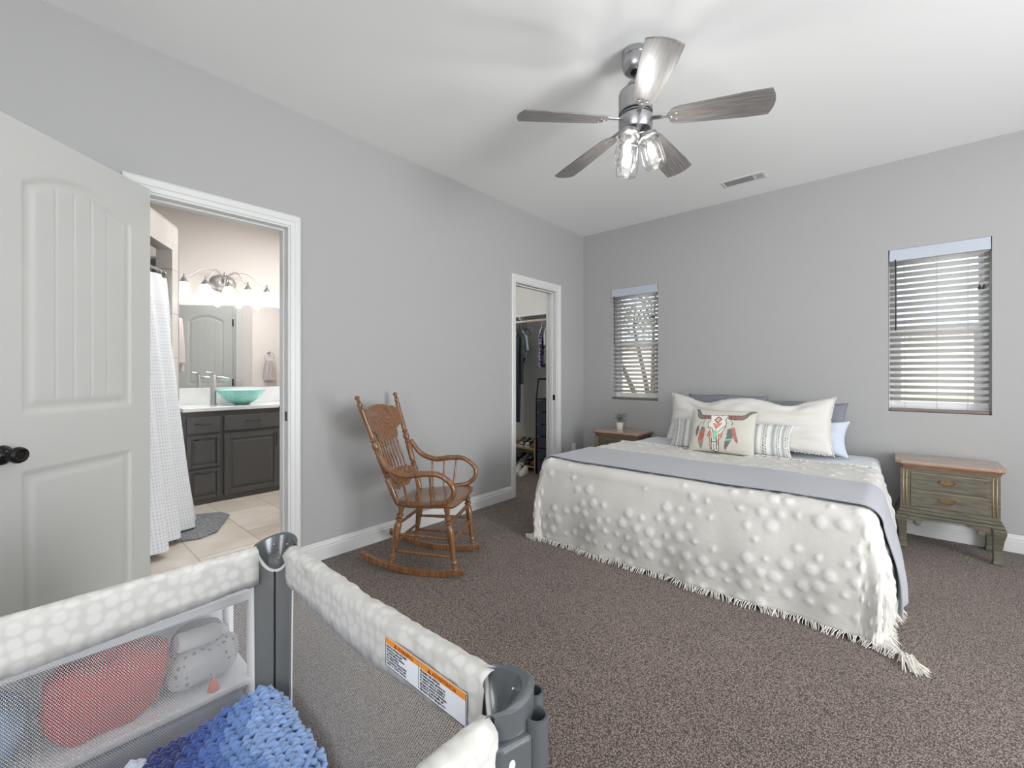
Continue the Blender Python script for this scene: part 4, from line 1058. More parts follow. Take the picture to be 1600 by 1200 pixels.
# local: x right, y down negative
def lbend(x): return -.0*x
MB().box((0, -lh, -.0006), (lw, 0, 0)).build('label_cloth', 'labelwhite', lab)
MB().box((.001, -.0105, .0001), (lw*.455, -.0005, .0005)).box((lw*.465, -.0105, .0001), (lw-.001, -.0005, .0005)).build('label_header', 'orange', lab)
MB().box((lw*.455, -lh+.004, .0001), (lw*.457, -.001, .0006)).box((.0005, -lh+.0005, .0001), (.0011, -.001, .0006)).box((lw-.0011, -lh+.0005, .0001), (lw-.0005, -.001, .0006)).box((.0005, -lh+.0005, .0001), (lw-.0005, -lh+.0011, .0006)).build('label_border', 'ink', lab)
tri = MB()
for x in (.026, lw*.465+.022): tri.prism([(x, -.0088), (x+.0088, -.0088), (x+.0044, -.0018)], .0006, .0010)
tri.build('warning_triangle', 'redink', lab)
def text(s, x, y, size, mname, par, name='lettering', sp_=1.0, depth=.0002, M4=None, align='LEFT'):
    cu = bpy.data.curves.new(name, 'FONT'); cu.body = s; cu.size = size; cu.extrude = depth; cu.space_character = sp_; cu.align_x = align; cu.resolution_u = 2
    tmp = bpy.data.objects.new('t', cu); COL.objects.link(tmp); bpy.context.view_layer.update()
    me = bpy.data.meshes.new_from_object(tmp.evaluated_get(bpy.context.evaluated_depsgraph_get())); bpy.data.objects.remove(tmp); me.materials.clear(); me.materials.append(M[mname])
    o = bpy.data.objects.new(name, me); COL.objects.link(o); o.parent = par; o.location = (x, y, .0008)
    return o
text('WARNING', .037, -.0088, .0088, 'redink', lab); text('ADVERTENCIA', lw*.465+.033, -.0088, .0084, 'redink', lab)
T1 = ['SUFFOCATION HAZARD', 'Infants have suffocated', 'on added pillows, blankets', 'and extra padding.', 'Use ONLY the pad provided', 'by manufacturer. Never add', 'a pillow or another mattress.']
T2 = ['PELIGRO DE ASFIXIA', 'Los bebes pueden asfixiarse en', 'los espacios entre el costado y', 'el colchon adicional. NUNCA', 'agregue un colchon ni almohada.', 'Use SOLO la almohadilla del', 'fabricante. Nunca agregue otra.']
for i, (a, b) in enumerate(zip(T1, T2)):
    text(a, .004, -.0155-i*.0047, .0049 if i else .0053, 'ink', lab, 'small_print'); text(b, lw*.465+.003, -.0155-i*.0047, .0049 if i else .0053, 'ink', lab, 'small_print')

# ---------------------------------------------------------------- crocheted blanket heaped in the playpen
def heap(x, y):
    # flat topped heap, drops at its right side
    top = .405+.012*mn.noise(Vector((x*6, y*6, 0)))+.010*sin(y*14+x*9)
    xr = -.845+.02*sin(y*9)+(-.035 if y > .37 else 0)
    d = x-xr
    if d > 0: top -= .95*d*(1+d*6)
    if y > .385: top -= (y-.385)*1.2
    if x < -1.11: top -= (-1.11-x)*1.0
    return max(top, .112)
def yarncol(x, y, rr):
    c = y+.22*(x+1.12)+.012*sin(x*30)
    if c < .150: b = (214, 216, 232)
    elif c < .225: b = (40, 54, 118)
    elif c < .262: b = (54, 82, 158)
    elif c < .300: b = (76, 112, 184)
    elif c < .345: b = (108, 146, 206)
    else: b = (140, 172, 222)
    k = rr.uniform(.88, 1.1); return tuple(v*k for v in lin(b))
rr = random.Random(21); yb = MB()
import itertools
px0, px1, py0, py1 = -1.137, -.70, -.14, .410
stx, sty = .0195, .0165
ni = int((px1-px0)/stx); nj = int((py1-py0)/sty)
for j in range(nj+1):
    for i in range(ni+1):
        x = px0+i*stx+(j % 2)*stx*.5; y = py0+j*sty
        if x > px1: continue
        z = heap(x, y); e_ = .004; gx = (heap(x+e_, y)-heap(x-e_, y))/(2*e_); gy = (heap(x, y+e_)-heap(x, y-e_))/(2*e_)
        if z < .118: continue
        n_ = Vector((-gx, -gy, 1)).normalized(); tx = Vector((1, 0, gx)).normalized(); ty = n_.cross(tx)
        yb.col = yarncol(x, y, rr)
        o_ = Vector((x+rr.uniform(-.003, .003), y+rr.uniform(-.003, .003), z))+n_*rr.uniform(-.002, .003)
        st_ = math.sqrt(1+gx*gx) 
        for sgn in (-1, 1):   # a V of two fat loops
            a = o_+tx*(sgn*.0090*st_)+ty*.0105+n_*.001; m_ = o_+tx*(sgn*.0066*st_+rr.uniform(-.001, .001))+n_*(.0085+rr.uniform(-.0015, .002)); b = o_+tx*(sgn*.0010)-ty*.0112+n_*.001
            yb.tube([a-n_*.004, a, m_, b, b-n_*.004], [.0025, .0050, .0060, .0046, .002], 8)
yb.col = None
# backing cloth so no gaps show through
bk = MB(); bk.grid(lambda u, v: (px0+(px1-px0)*u, py0+(py1-py0)*v, heap(px0+(px1-px0)*u, py0+(py1-py0)*v)-.004), 40, 40, colf=lambda u, v: yarncol(px0+(px1-px0)*u, py0+(py1-py0)*v, rr))
base = len(yb.v); yb.v += bk.v; yb.c += bk.c; yb.f += [tuple(i+base for i in f) for f in bk.f]; yb.mi += bk.mi
bl = yb.build('crocheted_blanket', 'yarn', smooth=True)
tag(bl, 'chunky crocheted blanket in light blue, navy and white bands heaped in the playpen', 'blanket')

# ---------------------------------------------------------------- white shelf with clothes behind the playpen netting
sx0, sx1, sy0, sy1 = -1.52, -1.30, -.42, .428
sh = thing('storage_shelf', 'low white tube shelf of folded clothes seen through the playpen netting', 'shelf', ((sx0+sx1)/2, (sy0+sy1)/2, 0))
ax_, ay_ = (sx1-sx0)/2, (sy1-sy0)/2
M['shelfwhite'] = mat('shelf_white', (234, 236, 238), .4)
M['shelfgray'] = mat('shelf_bin_cloth', (150, 156, 172), .85)
for x_ in (-ax_, ax_-.022):
    for y_ in (-ay_, ay_-.022): MB().tube([(x_+.011, y_+.011, 0), (x_+.011, y_+.011, .585)], .0125, 12).build('post', 'shelfwhite', sh, smooth=True)
MB().box((-ax_, -ay_, .556), (ax_, ay_, .585)).build('top_board', 'shelfwhite', sh, bevel=.006)
MB().box((-ax_+.004, -ay_+.004, .330), (ax_, ay_-.004, .350)).build('middle_shelf', 'shelfwhite', sh, bevel=.006)
MB().box((-ax_+.004, -ay_+.004, .050), (ax_-.004, ay_-.004, .068)).build('bottom_shelf', 'shelfwhite', sh, bevel=.004)
MB().box((-ax_, -ay_+.024, .352), (-ax_+.004, ay_-.024, .555)).build('back_panel', 'shelfwhite', sh)
bn = MB(); bn.box((-ax_+.012, -ay_+.03, .069), (ax_-.012, ay_-.03, .318)); tag(bn.build('fabric_bin', 'shelfgray', None, bevel=.012, loc=((sx0+sx1)/2, (sy0+sy1)/2, 0)), 'grey blue cloth bin on the bottom shelf behind the playpen netting', 'bin')
def clothlump(name, c, d, mname, label, cat, seed, colf=None, amp=.018):
    mb = MB()
    def f(u, v):
        a = 2*pi*u; b = -pi/2+pi*v; ex = lambda q: math.copysign(abs(q)**.75, q)
        p = Vector((ex(cos(b)*cos(a))*d[0]/2, ex(cos(b)*sin(a))*d[1]/2, ex(sin(b))*d[2]/2))
        n_ = mn.noise(Vector((p.x*14+seed, p.y*14, p.z*22)))*amp+mn.noise(Vector((p.x*34+seed, p.y*34, p.z*40)))*amp*.4
        l = p.length or 1; p = p*(1+n_/l*.8)
        p.z = max(p.z, -d[2]/2)
        p.x = max(-d[0]/2, min(d[0]/2, p.x)); p.y = max(-d[1]/2, min(d[1]/2, p.y)); p.z = min(p.z, d[2]/2)
        return p+Vector(c)
    mb.grid(f, 40, 24); return tag(mb.build(name, mname, smooth=True), label, cat)
M['redcloth'] = mat('coral_cloth', (196, 62, 60), .9, bump=(120, .4, .003)); M['bluecloth'] = mat('pale_blue_cloth', (128, 160, 188), .9); M['printcloth'] = dotfabric('print_cloth', (206, 208, 210), (140, 148, 146), 55, .25, .04); M['toyorange'] = mat('toy_orange', (240, 122, 72), .5); M['toywhite'] = mat('toy_white', (228, 228, 226), .45)
M['greencloth'] = mat('grey_green_cloth', (120, 132, 126), .9)
clothlump('folded_clothes', (-1.388, .135, .4365), (.13, .225, .170), 'redcloth', 'coral red bundle of clothes behind the playpen netting', 'clothes', 2, amp=.034)
clothlump('folded_clothes', (-1.388, -.068, .425), (.13, .16, .148), 'bluecloth', 'pale blue bundle of clothes left of the coral one, behind the netting', 'clothes', 5)
clothlump('folded_clothes', (-1.388, .322, .400), (.12, .17, .098), 'printcloth', 'white and grey printed cloth right of the coral bundle behind the netting', 'clothes', 9)
clothlump('folded_clothes', (-1.476, .330, .41), (.04, .13, .118), 'greencloth', 'grey green cloth at the back right of the white shelf', 'clothes', 12, amp=.008)
tag(MB().lathe([(0, 0), (.014, 0), (.011, .012), (.004, .028), (0, .034)], (0, 0, 0), 12).build('toy_cone', 'toyorange', smooth=True, loc=(-1.318, .330, .3502)), 'small orange cone shaped toy behind the playpen netting', 'toy')
bo_ = MB(); bo_.lathe([(0, 0), (.020, .001), (.023, .006), (.023, .085), (.016, .100), (.013, .102), (.013, .118), (0, .12)], n=18); bt_ = bo_.build('baby_bottle', 'toywhite', smooth='auto'); bt_.location = (-1.372, .262, .476); bt_.rotation_euler = (radians(-96), 0, radians(6)); tag(bt_, 'white bottle lying on the printed cloth behind the playpen netting', 'bottle')

# ================================================================ BATHROOM
VX, VB = -4.62, -5.168
vn = thing('vanity_cabinet', 'dark grey bathroom vanity cabinet with raised panel doors', 'cabinet', ((VX+VB)/2, 1.85, 0))
vy0, vy1 = .93-1.85, 2.84-1.85; hxv = (VX-VB)/2
MB().box((-hxv, vy0, 0), (hxv, vy1, .825)).build('body', 'vanity', vn, bevel=.002)
def raised(y0, y1, z0, z1, name, handle=None):
    y0 -= 1.85; y1 -= 1.85; X = hxv; mb = MB(); fr = .05 if name == 'door' else .028
    if z1-z0 < .16: mb.box((X+.0005, y0, z0), (X+.018, y1, z1))
    else:
        mb.box((X+.0005, y0, z0), (X+.018, y0+fr, z1)); mb.box((X+.0005, y1-fr, z0), (X+.018, y1, z1)); mb.box((X+.0005, y0+fr, z0), (X+.018, y1-fr, z0+fr)); mb.box((X+.0005, y0+fr, z1-fr), (X+.018, y1-fr, z1))
        mb.box((X+.0005, y0+fr, z0+fr), (X+.008, y1-fr, z1-fr))
        a, b = fr+.008, fr+.030
        v = [(X+.008, y0+a, z0+a), (X+.008, y1-a, z0+a), (X+.008, y1-a, z1-a), (X+.008, y0+a, z1-a), (X+.016, y0+b, z0+b), (X+.016, y1-b, z0+b), (X+.016, y1-b, z1-b), (X+.016, y0+b, z1-b)]
        bi = mb.addv(v); mb.addf([(4, 5, 6, 7), (0, 1, 5, 4), (1, 2, 6, 5), (2, 3, 7, 6), (3, 0, 4, 7)], bi)
    o = mb.build(name, 'vanity', vn, bevel=.003)
    if handle:
        hy_, hz, vert = handle; hy_ -= 1.85; l = .062
        h = MB()
        if vert: h.tube(catmull([(X+.018, hy_, hz-l), (X+.040, hy_, hz-l*.8), (X+.046, hy_, hz), (X+.040, hy_, hz+l*.8), (X+.018, hy_, hz+l)], 5), .0045, 8)
        else: h.tube(catmull([(X+.018, hy_-l, hz), (X+.036, hy_-l*.8, hz+.003), (X+.044, hy_, hz-.004), (X+.036, hy_+l*.8, hz+.003), (X+.018, hy_+l, hz)], 5), .0045, 8)
        h.build('handle', 'black', o, smooth=True)
raised(.955, 1.205, .635, .775, 'drawer', (1.08, .715, 0)); raised(.955, 1.205, .330, .612, 'drawer', (1.08, .575, 0)); raised(.955, 1.205, .05, .312, 'drawer', (1.08, .285, 0))
raised(1.236, 1.712, .640, .775, 'drawer', (1.475, .72, 0)); raised(1.236, 1.712, .052, .612, 'door', (1.675, .52, 1))
raised(1.742, 2.20, .640, .775, 'drawer', (1.97, .72, 0)); raised(1.742, 2.20, .052, .612, 'door', (1.79, .52, 1)); raised(2.23, 2.70, .330, .775, 'drawer', (2.46, .66, 0)); raised(2.23, 2.70, .05, .312, 'drawer', (2.46, .285, 0))
ct = MB(); ct.box((VB-.0, .925, .826), (VX+.022, 2.845, .860)); cto = ct.build('countertop', 'quartz', bevel=.004)
tag(cto, 'white stone countertop on the bathroom vanity', 'countertop')
MB().box((VB, .925, .8605), (VB+.018, 2.845, 1.02)).build('backsplash', 'quartz', cto, bevel=.002)
# bowl
sk = thing('vessel_sink', 'turquoise glass bowl sink on the white countertop', 'sink', (-4.875, 1.46, .8605))
pr = [(0, 0), (.060, 0), (.066, .004), (.10, .022), (.15, .058), (.19, .102), (.212, .138), (.216, .142), (.213, .146), (.207, .142), (.185, .108), (.145, .066), (.095, .030), (.05, .014), (.0, .012)]
MB().lathe(pr, n=48, cap=False).build('bowl', 'bowl', sk, smooth=True)
MB().lathe([(0, .0125), (.022, .0135), (.024, .017), (.018, .019), (0, .019)], n=18, cap=False).build('drain', 'nickel', sk, smooth=True)
fc = thing('faucet', 'tall brushed nickel faucet beside the turquoise bowl', 'faucet', (-4.90, 1.225, .8605))
MB().lathe([(0, 0), (.030, 0), (.030, .005), (.0265, .008), (.0245, .02), (.0245, .285), (.021, .290), (0, .290)], n=24).build('body', 'nickel', fc, smooth='auto')
MB().tube([(0, .018, .262), (0, .08, .258), (0, .125, .248), (.0, .135, .238)], .0135, 14, flat=1.2).build('spout', 'nickel', fc, smooth=True)
MB().lathe([(0, .2905), (.024, .2905), (.024, .312), (.0, .315)], n=24).tube([(0, 0, .305), (0, -.055, .318)], .0055, 8).build('lever', 'nickel', fc, smooth='auto')
# mirror
mr = MB(); mr.box((VB, 1.0, 1.03), (VB+.006, 2.78, 1.895)); mo = mr.build('mirror', 'mirror'); tag(mo, 'wide frameless mirror on the bathroom wall above the vanity', 'mirror')
# vanity light
LX, LZ = VB+.001, 2.085
vl = thing('vanity_light', 'five lamp nickel wall light with glowing bell shades above the mirror', 'wall light', (LX, 1.375, LZ))
MB().lathe([(0, 0), (.085, 0), (.088, .006), (.075, .018), (.04, .026), (.035, .036), (0, .038)], n=30, M=Rot(pi/2, 'Y'), sq=1.35).build('backplate', 'nickel', vl, smooth='auto')
MB().lathe([(.0, .0), (.010, .002), (.014, .02), (.009, .05), (.012, .062), (.006, .085), (0, .09)], (.065, 0, .015), 12).tube([(.02, 0, .01), (.07, 0, .01)], .010, 8).build('finial', 'nickel', vl, smooth=True)
for i, dy in enumerate((-.355, -.185, 0, .185, .365)):
    ex = .145 if i != 2 else .19; zt = -.025
    arm = MB(); s_ = -1 if dy < 0 else 1
    if i == 2: pth = catmull([(.03, 0, .01), (.08, 0, .065), (.15, 0, .06), (ex, 0, zt+.02)], 7)
    else: pth = catmull([(.045, s_*.018, .0), (.07, s_*.035, .075), (.09, dy*.35+s_*.02, .115), (.11, dy*.62, .085), (.13, dy*.85, .015), (ex, dy, zt+.022)], 7)
    arm.tube(pth, .0045, 7); a = arm.build('arm', 'nickel', vl, smooth=True)
    ca = MB().lathe([(0, .050), (.004, .046), (.009, .038), (.004, .030), (.010, .024), (.006, .018), (.013, .012), (.026, -.012), (.034, -.026), (.036, -.032), (.0, -.032)], (ex, dy, zt), 18); ca.build('shade_cap', 'nickel', a, smooth='auto')
    shd = MB().lathe([(.028, -.030), (.040, -.040), (.050, -.062), (.054, -.090), (.056, -.115), (.064, -.134), (.080, -.148), (.077, -.150), (.060, -.136), (.051, -.116), (.049, -.090), (.045, -.064), (.034, -.044)], (ex, dy, zt), 24, cap=False); shd.build('shade', 'opal', a, smooth=True)
    l = light('vanity_bulb', 'POINT', (0, 0, 0), 1.4, (1, .965, .93), .03); l.parent = vl; l.location = (ex, dy, zt-.165)
# reflected door leaf and wall seen in the mirror
d3 = moulded_door('door_2', .64, 2.03, (-3.90, 1.825, 0), radians(-48))
jm = MB(); jm.box((-3.99, 1.835, 0), (-3.90, 1.90, 2.10)); struct(jm.build('trim_5', 'trim', bevel=.002))
struct(MB().box((-3.99, 1.9005, 0), (-3.90, 2.02, H)).build('wall_toilet', 'bathwall'))
# towel ring on the doorway wall (seen in the mirror) with hand towel
def towel(name, par_loc, rot, label, w=.15, h=.30):
    mb = MB()
    def f(u, v):
        a = (u-.5)*w*(1-.35*(1-v)**2 if True else 1); return (a+.004*sin(v*7), .012+.014*sin(u*pi)+.006*cos(u*19), -h*v)
    def g(u, v):
        a = (u-.5)*w*(1-.35*(1-v)**2); return (a, -.012-.010*sin(u*pi), -h*.85*v)
    mb.grid(f, 26, 30); mb.grid(g, 26, 20); mb.grid(lambda u, v: Vector(f(u, 0)).lerp(Vector(g(u, 0)), v)+Vector((0, 0, .012*sin(pi*v))), 26, 4)
    o = mb.build(name, 'towel', smooth=True, solid=.007, offs=0); o.location = par_loc; o.rotation_euler = (0, 0, rot); return tag(o, label, 'towel')
trg = thing('towel_ring', 'chrome towel ring seen in the bathroom mirror', 'towel ring', (-2.822, 2.62, 1.50))
MB().lathe([(0, 0), (.026, 0), (.026, .006), (.012, .012), (.010, .04), (.0, .042)], n=20, M=Rot(-pi/2, 'Y')).build('mount', 'nickel', trg, smooth='auto')
MB().tube([(-.045, .075*sin(2*pi*i/32), -.075+.075*cos(2*pi*i/32)) for i in range(33)], .004, 8, cap=False).build('ring', 'nickel', trg, smooth=True)
towel('hand_towel', (-2.867, 2.62, 1.352), pi/2, 'grey hand towel hanging on the ring in the mirror', .17, .30)
# ---- diagonal tiled shower front, curtain
P0 = Vector((-3.63, .556, 0)); dv = Vector((-.864, .504, 0)).normalized(); nv = Vector((dv.y, -dv.x, 0)); nv = nv if nv.dot(-P0) > 0 else -nv
ang = math.atan2(dv.y, dv.x)
MS = Matrix.Translation((-4.02, .784, 0)) @ Matrix.Rotation(ang, 4, 'Z')     # local x along wall away from camera, end pier at x=0
def pier():
    mb = MB(); mb.box((-.105, -.0, 0), (0, .10, 2.25)); mb.box((-1.35, -.0, 2.06), (-.105, .10, 2.25)); mb.box((-1.45, 0, 0), (-1.35, .10, 2.25)); mb.box((-1.35, 0, 0), (-.105, .10, .10)); return mb
# choose the side of the wall slab so that its front face is on the measured line
pw = pier(); po = pw.build('wall_shower_front', 'walltile', bevel=.002); po.matrix_world = MS @ (Matrix.Identity(4) if (MS.to_3x3() @ Vector((0, 1, 0))).dot(nv) < 0 else Matrix.Diagonal((1, -1, 1, 1))); struct(po)
et = MB(); et.box((-.002, -.003, 0), (.004, .004, 2.255)); eto = et.build('trim_6', 'nickel'); eto.matrix_world = MS; struct(eto)
# shower enclosure: back walls
q0 = MS @ Vector((0, 0, 0)); 
def slab(name, a, b, th, mname, h=2.25):
    a, b = Vector(a), Vector(b); d = (b-a).normalized(); n_ = Vector((-d.y, d.x)); mb = MB(); mb.prism([(a.x, a.y), (b.x, b.y), (b.x+n_.x*th, b.y+n_.y*th), (a.x+n_.x*th, a.y+n_.y*th)], 0, h); return struct(mb.build(name, mname))
sd = (MS.to_3x3() @ Vector((0, 1, 0))); sd = sd if sd.dot(nv) < 0 else -sd
a_ = q0+sd*.101
slab('wall_shower_end', (a_.x+.0, a_.y), (-5.165, .90), .03, 'showerin')
struct(MB().box((-5.169, -1.19, 0), (-5.14, .86, 2.25)).build('wall_shower_back', 'showerin'))
# curtain rod + curtain + rings
RZ = 1.885
rod = MB(); rod.tube([(-1.345, 0, RZ), (-.108, 0, RZ)], .0125, 12); ro = rod.build('curtain_rod', 'nickel', smooth=True); ro.matrix_world = MS @ Tr(0, (.05 if sd.dot(MS.to_3x3() @ Vector((0, 1, 0))) > 0 else -.05), 0)
tag(ro, 'chrome rod across the tiled shower opening', 'curtain rod')
cu = MB(); n_out = MS.to_3x3() @ Vector((0, 1, 0)); sgn = 1 if n_out.dot(nv) > 0 else -1
def cur(u, v):
    # u 0..1 along from far (x=-.16) to near (x=-1.0), v 0 top..1 bottom
    xt = -.118-.85*u; spread = .225*(1-u)**1.2
    x = xt+spread*v**1.6; z = RZ-.035-v*(RZ-.065-.02*u)
    fold = (.018+.030*v)*sin(u*2*pi*4.5+.6*sin(v*3))+.012*v*sin(u*2*pi*3)
    y = sgn*(-.03+.115*v**.8)+fold; return (x, y, z)
def ccol(u, v):
    w_ = lin((226, 229, 232)); g = lin((196, 201, 206))
    a = (u*84) % 1; b = (v*80) % 1
    if v > .10 and (a-.5)**2+(b-.5)**2 < .085: return g
    return w_
cu.grid(cur, 420, 380, colf=ccol); cuo = cu.build('shower_curtain', 'curtain', smooth=True); cuo.matrix_world = MS
tag(cuo, 'white shower curtain with small grey dots hanging to the floor', 'shower curtain')
for i in range(12):
    x = -.14-.80*i/11; MB().tube([(x, sgn*-.045+.020*sin(t_*2*pi/14)+.02*0, RZ-.014+.028*cos(t_*2*pi/14)) for t_ in range(15)], .0018, 5, cap=False).build('curtain_ring', 'nickel', cuo)
# bath mat
def matf(x, y): return .014+.004*mn.noise(Vector((x*60, y*60, 0)))
outline = [(-3.755, .600), (-3.66, .83), (-3.72, .955), (-4.08, 1.135), (-4.20, 1.11), (-4.33, .86), (-4.24, .80)]
bmo = MB(); bmo.prism([(p.x, p.y) for p in catmull([(x, y, 0) for x, y in outline+[outline[0]]], 1)][:-1], 0.0005, .018); bo2 = bmo.build('bath_mat', 'mat', bevel=.008, seg=3)
tag(bo2, 'fluffy dark grey bath mat on the tile floor under the shower curtain', 'bath mat')
baseboard('baseboard_bathroom', (-2.82, 1.13, 0), (-2.82, 2.86, 0), (-1, 0, 0))
# pink towel hanging beside the mirror
hk = thing('towel_hook', 'small nickel hook beside the tiled pier', 'hook', (VB, .968, 1.70)); MB().tube([(0, 0, 0), (.03, 0, 0), (.035, 0, .012)], .005, 8).build('peg', 'nickel', hk, smooth=True)
towel('bath_towel', (VB+.032, .985, 1.68), pi/2, 'grey pink towel hanging between the tiled pier and the mirror', .13, .50)

# ================================================================ CLOSET
shf = MB(); shf.box((-5.16, 3.99, 1.845), (-2.765, 4.296, 1.865)); sho = shf.build('closet_shelf', 'white', bevel=.002); tag(sho, 'white shelf above the clothes rod in the closet', 'shelf')
MB().box((-5.16, 4.277, 1.765), (-2.765, 4.296, 1.8445)).build('cleat', 'white', sho, bevel=.002)
for x in (-3.42, -4.3):
    MB().prism([(0, 0), (-.28, 0), (-.28, -.02), (-.02, -.16), (0, -.16)], -.006, .006, Tr(x, 4.2765, 1.8445) @ Rot(pi/2, 'Z') @ Rot(pi/2, 'X')).build('bracket', 'white', sho)
M['rodwood'] = mat('closet_rod_paint', (214, 206, 190), .5)
cr = MB(); cr.tube([(-5.165, 4.02, 1.785), (-2.762, 4.02, 1.785)], .0165, 12); cro = cr.build('closet_rod', 'rodwood', smooth=True); tag(cro, 'pale round rod with clothes hangers in the closet', 'clothes rod')
M['lightblue'] = mat('pale_blue_shirt', (150, 168, 182), .9, bump=(60, .3, .004)); M['graycardi'] = mat('grey_cardigan', (92, 98, 96), .95, vary=((62, 66, 66), 40), bump=(160, .5, .004)); M['denim'] = mat('dark_denim', (38, 46, 58), .9, vary=((52, 62, 76), 60))
M['floral'] = dotfabric('purple_floral', (196, 188, 204), (74, 56, 116), 26, .45, .05); M['whiteshirt'] = mat('white_shirt', (216, 214, 216), .9); M['darkshirt'] = mat('black_shirt', (40, 42, 48), .9)
hprof = catmull([(0, .215, -.165), (0, .12, -.125), (0, .02, -.085), (0, -.02, -.085), (0, -.12, -.125), (0, -.215, -.165)], 5)
def hanger(x, yaw, mname, label, group):
    h = MB(); ro_ = .0165+.003
    hook = [(0, ro_*1.0*cos(a), ro_*1.0*sin(a)) for a in [radians(q) for q in range(-30, 211, 20)]]
    h.tube([(0, 0, -.085), (0, 0, -.03)]+[(0, -ro_*sin(radians(30))*0-ro_*.87*1.0, -ro_*.5)]+list(reversed(hook)), .0022, 6)
    h.tube(hprof, .0055, 8, flat=.6); h.tube([(0, .215, -.165), (0, -.215, -.165)], .004, 6)
    o = h.build('clothes_hanger', mname, smooth=True); o.location = (x, 4.02, 1.785); o.rotation_euler = (0, 0, yaw); tag(o, label, 'hanger', group); return o
def garment(kind, x, yaw, mname, label, length=.6, w=.40, sleeve=.22, thick=.05, seed=0):
    """hangs in its local y z plane below the hanger"""
    mb = MB()
    def body(u, v, s_):
        a = 2*u-1; sh_ = .088+.085*abs(a)**1.4; z = -sh_-v*(length-(sh_-.088)); ww = w/2*(1+.05*v+.04*sin(v*5+seed))
        th = thick/2*(1-abs(a)**3)*(.4+.6*min(1, v*3)); wr = .008*mn.noise(Vector((a*3+seed, v*3, s_)))*(1-a*a)
        return (s_*(th)+wr+.010*sin(a*7+seed)*v, a*ww, z)
    for s_ in (-1, 1): mb.grid(lambda u, v: body(u, v, s_), 22, 22)
    if sleeve:
        for q in (-1, 1):
            p0 = Vector((0, q*w*.44, -.19)); p1 = Vector((.01, q*(w*.50+.04), -.19-sleeve)); mb.tube([p0, p0.lerp(p1, .5), p1], [.058, .054, .050], 12, flat=.3, cap=False)
    o = mb.build(kind, mname, smooth=True); o.location = (x, 4.02, 1.785); o.rotation_euler = (0, 0, yaw)
    return tag(o, label, 'clothing')
def jeans(x, yaw, label):
    mb = MB()
    for q in (-1, 1):
        mb.tube([(0, q*.085, -.19), (0, q*.088, -.45), (.01, q*.09, -.85), (.0, q*.09, -1.2)], [.085, .082, .07, .068], 14, flat=.4)
    o = mb.build('jeans', 'denim', smooth=True); o.location = (x, 4.02, 1.785); o.rotation_euler = (0, 0, yaw); return tag(o, label, 'trousers')
G_ = 'black hangers at the left of the closet rod'
hanger(-3.375, .9, 'black', 'black hanger with the pale blue shirt at the left of the closet rod', G_)
garment('shirt', -3.375, .9, 'lightblue', 'pale blue shirt hanging at the left of the closet rod', .40, .36, .18, thick=.03)
hanger(-3.43, .9, 'black', 'black hanger with the grey cardigan behind the pale blue shirt', G_)
garment('cardigan', -3.43, .9, 'graycardi', 'mottled grey cardigan hanging behind the pale blue shirt in the closet', .66, .42, .26, thick=.03)
hanger(-3.485, .9, 'black', 'black hanger with dark jeans at the far left of the closet rod', G_)
jeans(-3.485, .9, 'long dark jeans hanging behind the cardigan in the closet')
hanger(-3.325, .95, 'black', 'empty black hanger nearest the front of the closet rod', G_)
hanger(-3.09, .55, 'white', 'white hanger with the purple floral shirt', 'white hangers at the right of the closet rod')
garment('shirt', -3.09, .55, 'floral', 'purple floral shirt hanging beside the closet door jamb', .46, .36, .14, seed=3)
hanger(-3.01, .5, 'white', 'white hanger with the white shirt', 'white hangers at the right of the closet rod')
garment('shirt', -3.01, .5, 'whiteshirt', 'white shirt hanging right of the floral shirt in the closet', .42, .36, .14, seed=7)
# black fabric storage tower
M['blackfab'] = mat('black_tweed', (46, 52, 62), .9, vary=((74, 80, 92), 120), bump=(200, .5, .003)); M['blackframe'] = mat('black_frame', (34, 34, 38), .4, .4)
tw_ = thing('storage_tower', 'tall black fabric drawer tower with a black frame in the closet', 'storage tower', (-2.985, 4.10, 0)); tx, ty = .145, .13
for sx in (-1, 1):
    for sy in (-1, 1):
        MB().tube([(sx*tx, sy*ty, 0), (sx*tx, sy*ty, .87), (sx*(tx-.02), sy*ty*.9, 1.10)], .008, 8).build('post', 'blackframe', tw_, smooth=True)
fr_ = MB(); z_ = 1.10
fr_.tube([(-tx+.02, -ty*.9, z_), (tx-.02, -ty*.9, z_)], .009, 8); fr_.tube([(-tx+.02, ty*.9, z_), (tx-.02, ty*.9, z_)], .009, 8); fr_.tube([(-tx+.02, -ty*.9, z_), (-tx+.02, ty*.9, z_)], .009, 8); fr_.tube([(tx-.02, -ty*.9, z_), (tx-.02, ty*.9, z_)], .009, 8); fr_.build('top_frame', 'blackframe', tw_, smooth=True)
MB().box((-tx, -ty, .862), (tx, ty, .875)).build('top_shelf', 'blackframe', tw_, bevel=.003)
for i in range(6):
    z0 = .03+i*.138
    MB().box((-tx+.012, -ty-.004, z0), (tx-.012, ty-.012, z0+.128)).build('drawer', 'blackfab', tw_, bevel=.01, seg=2)
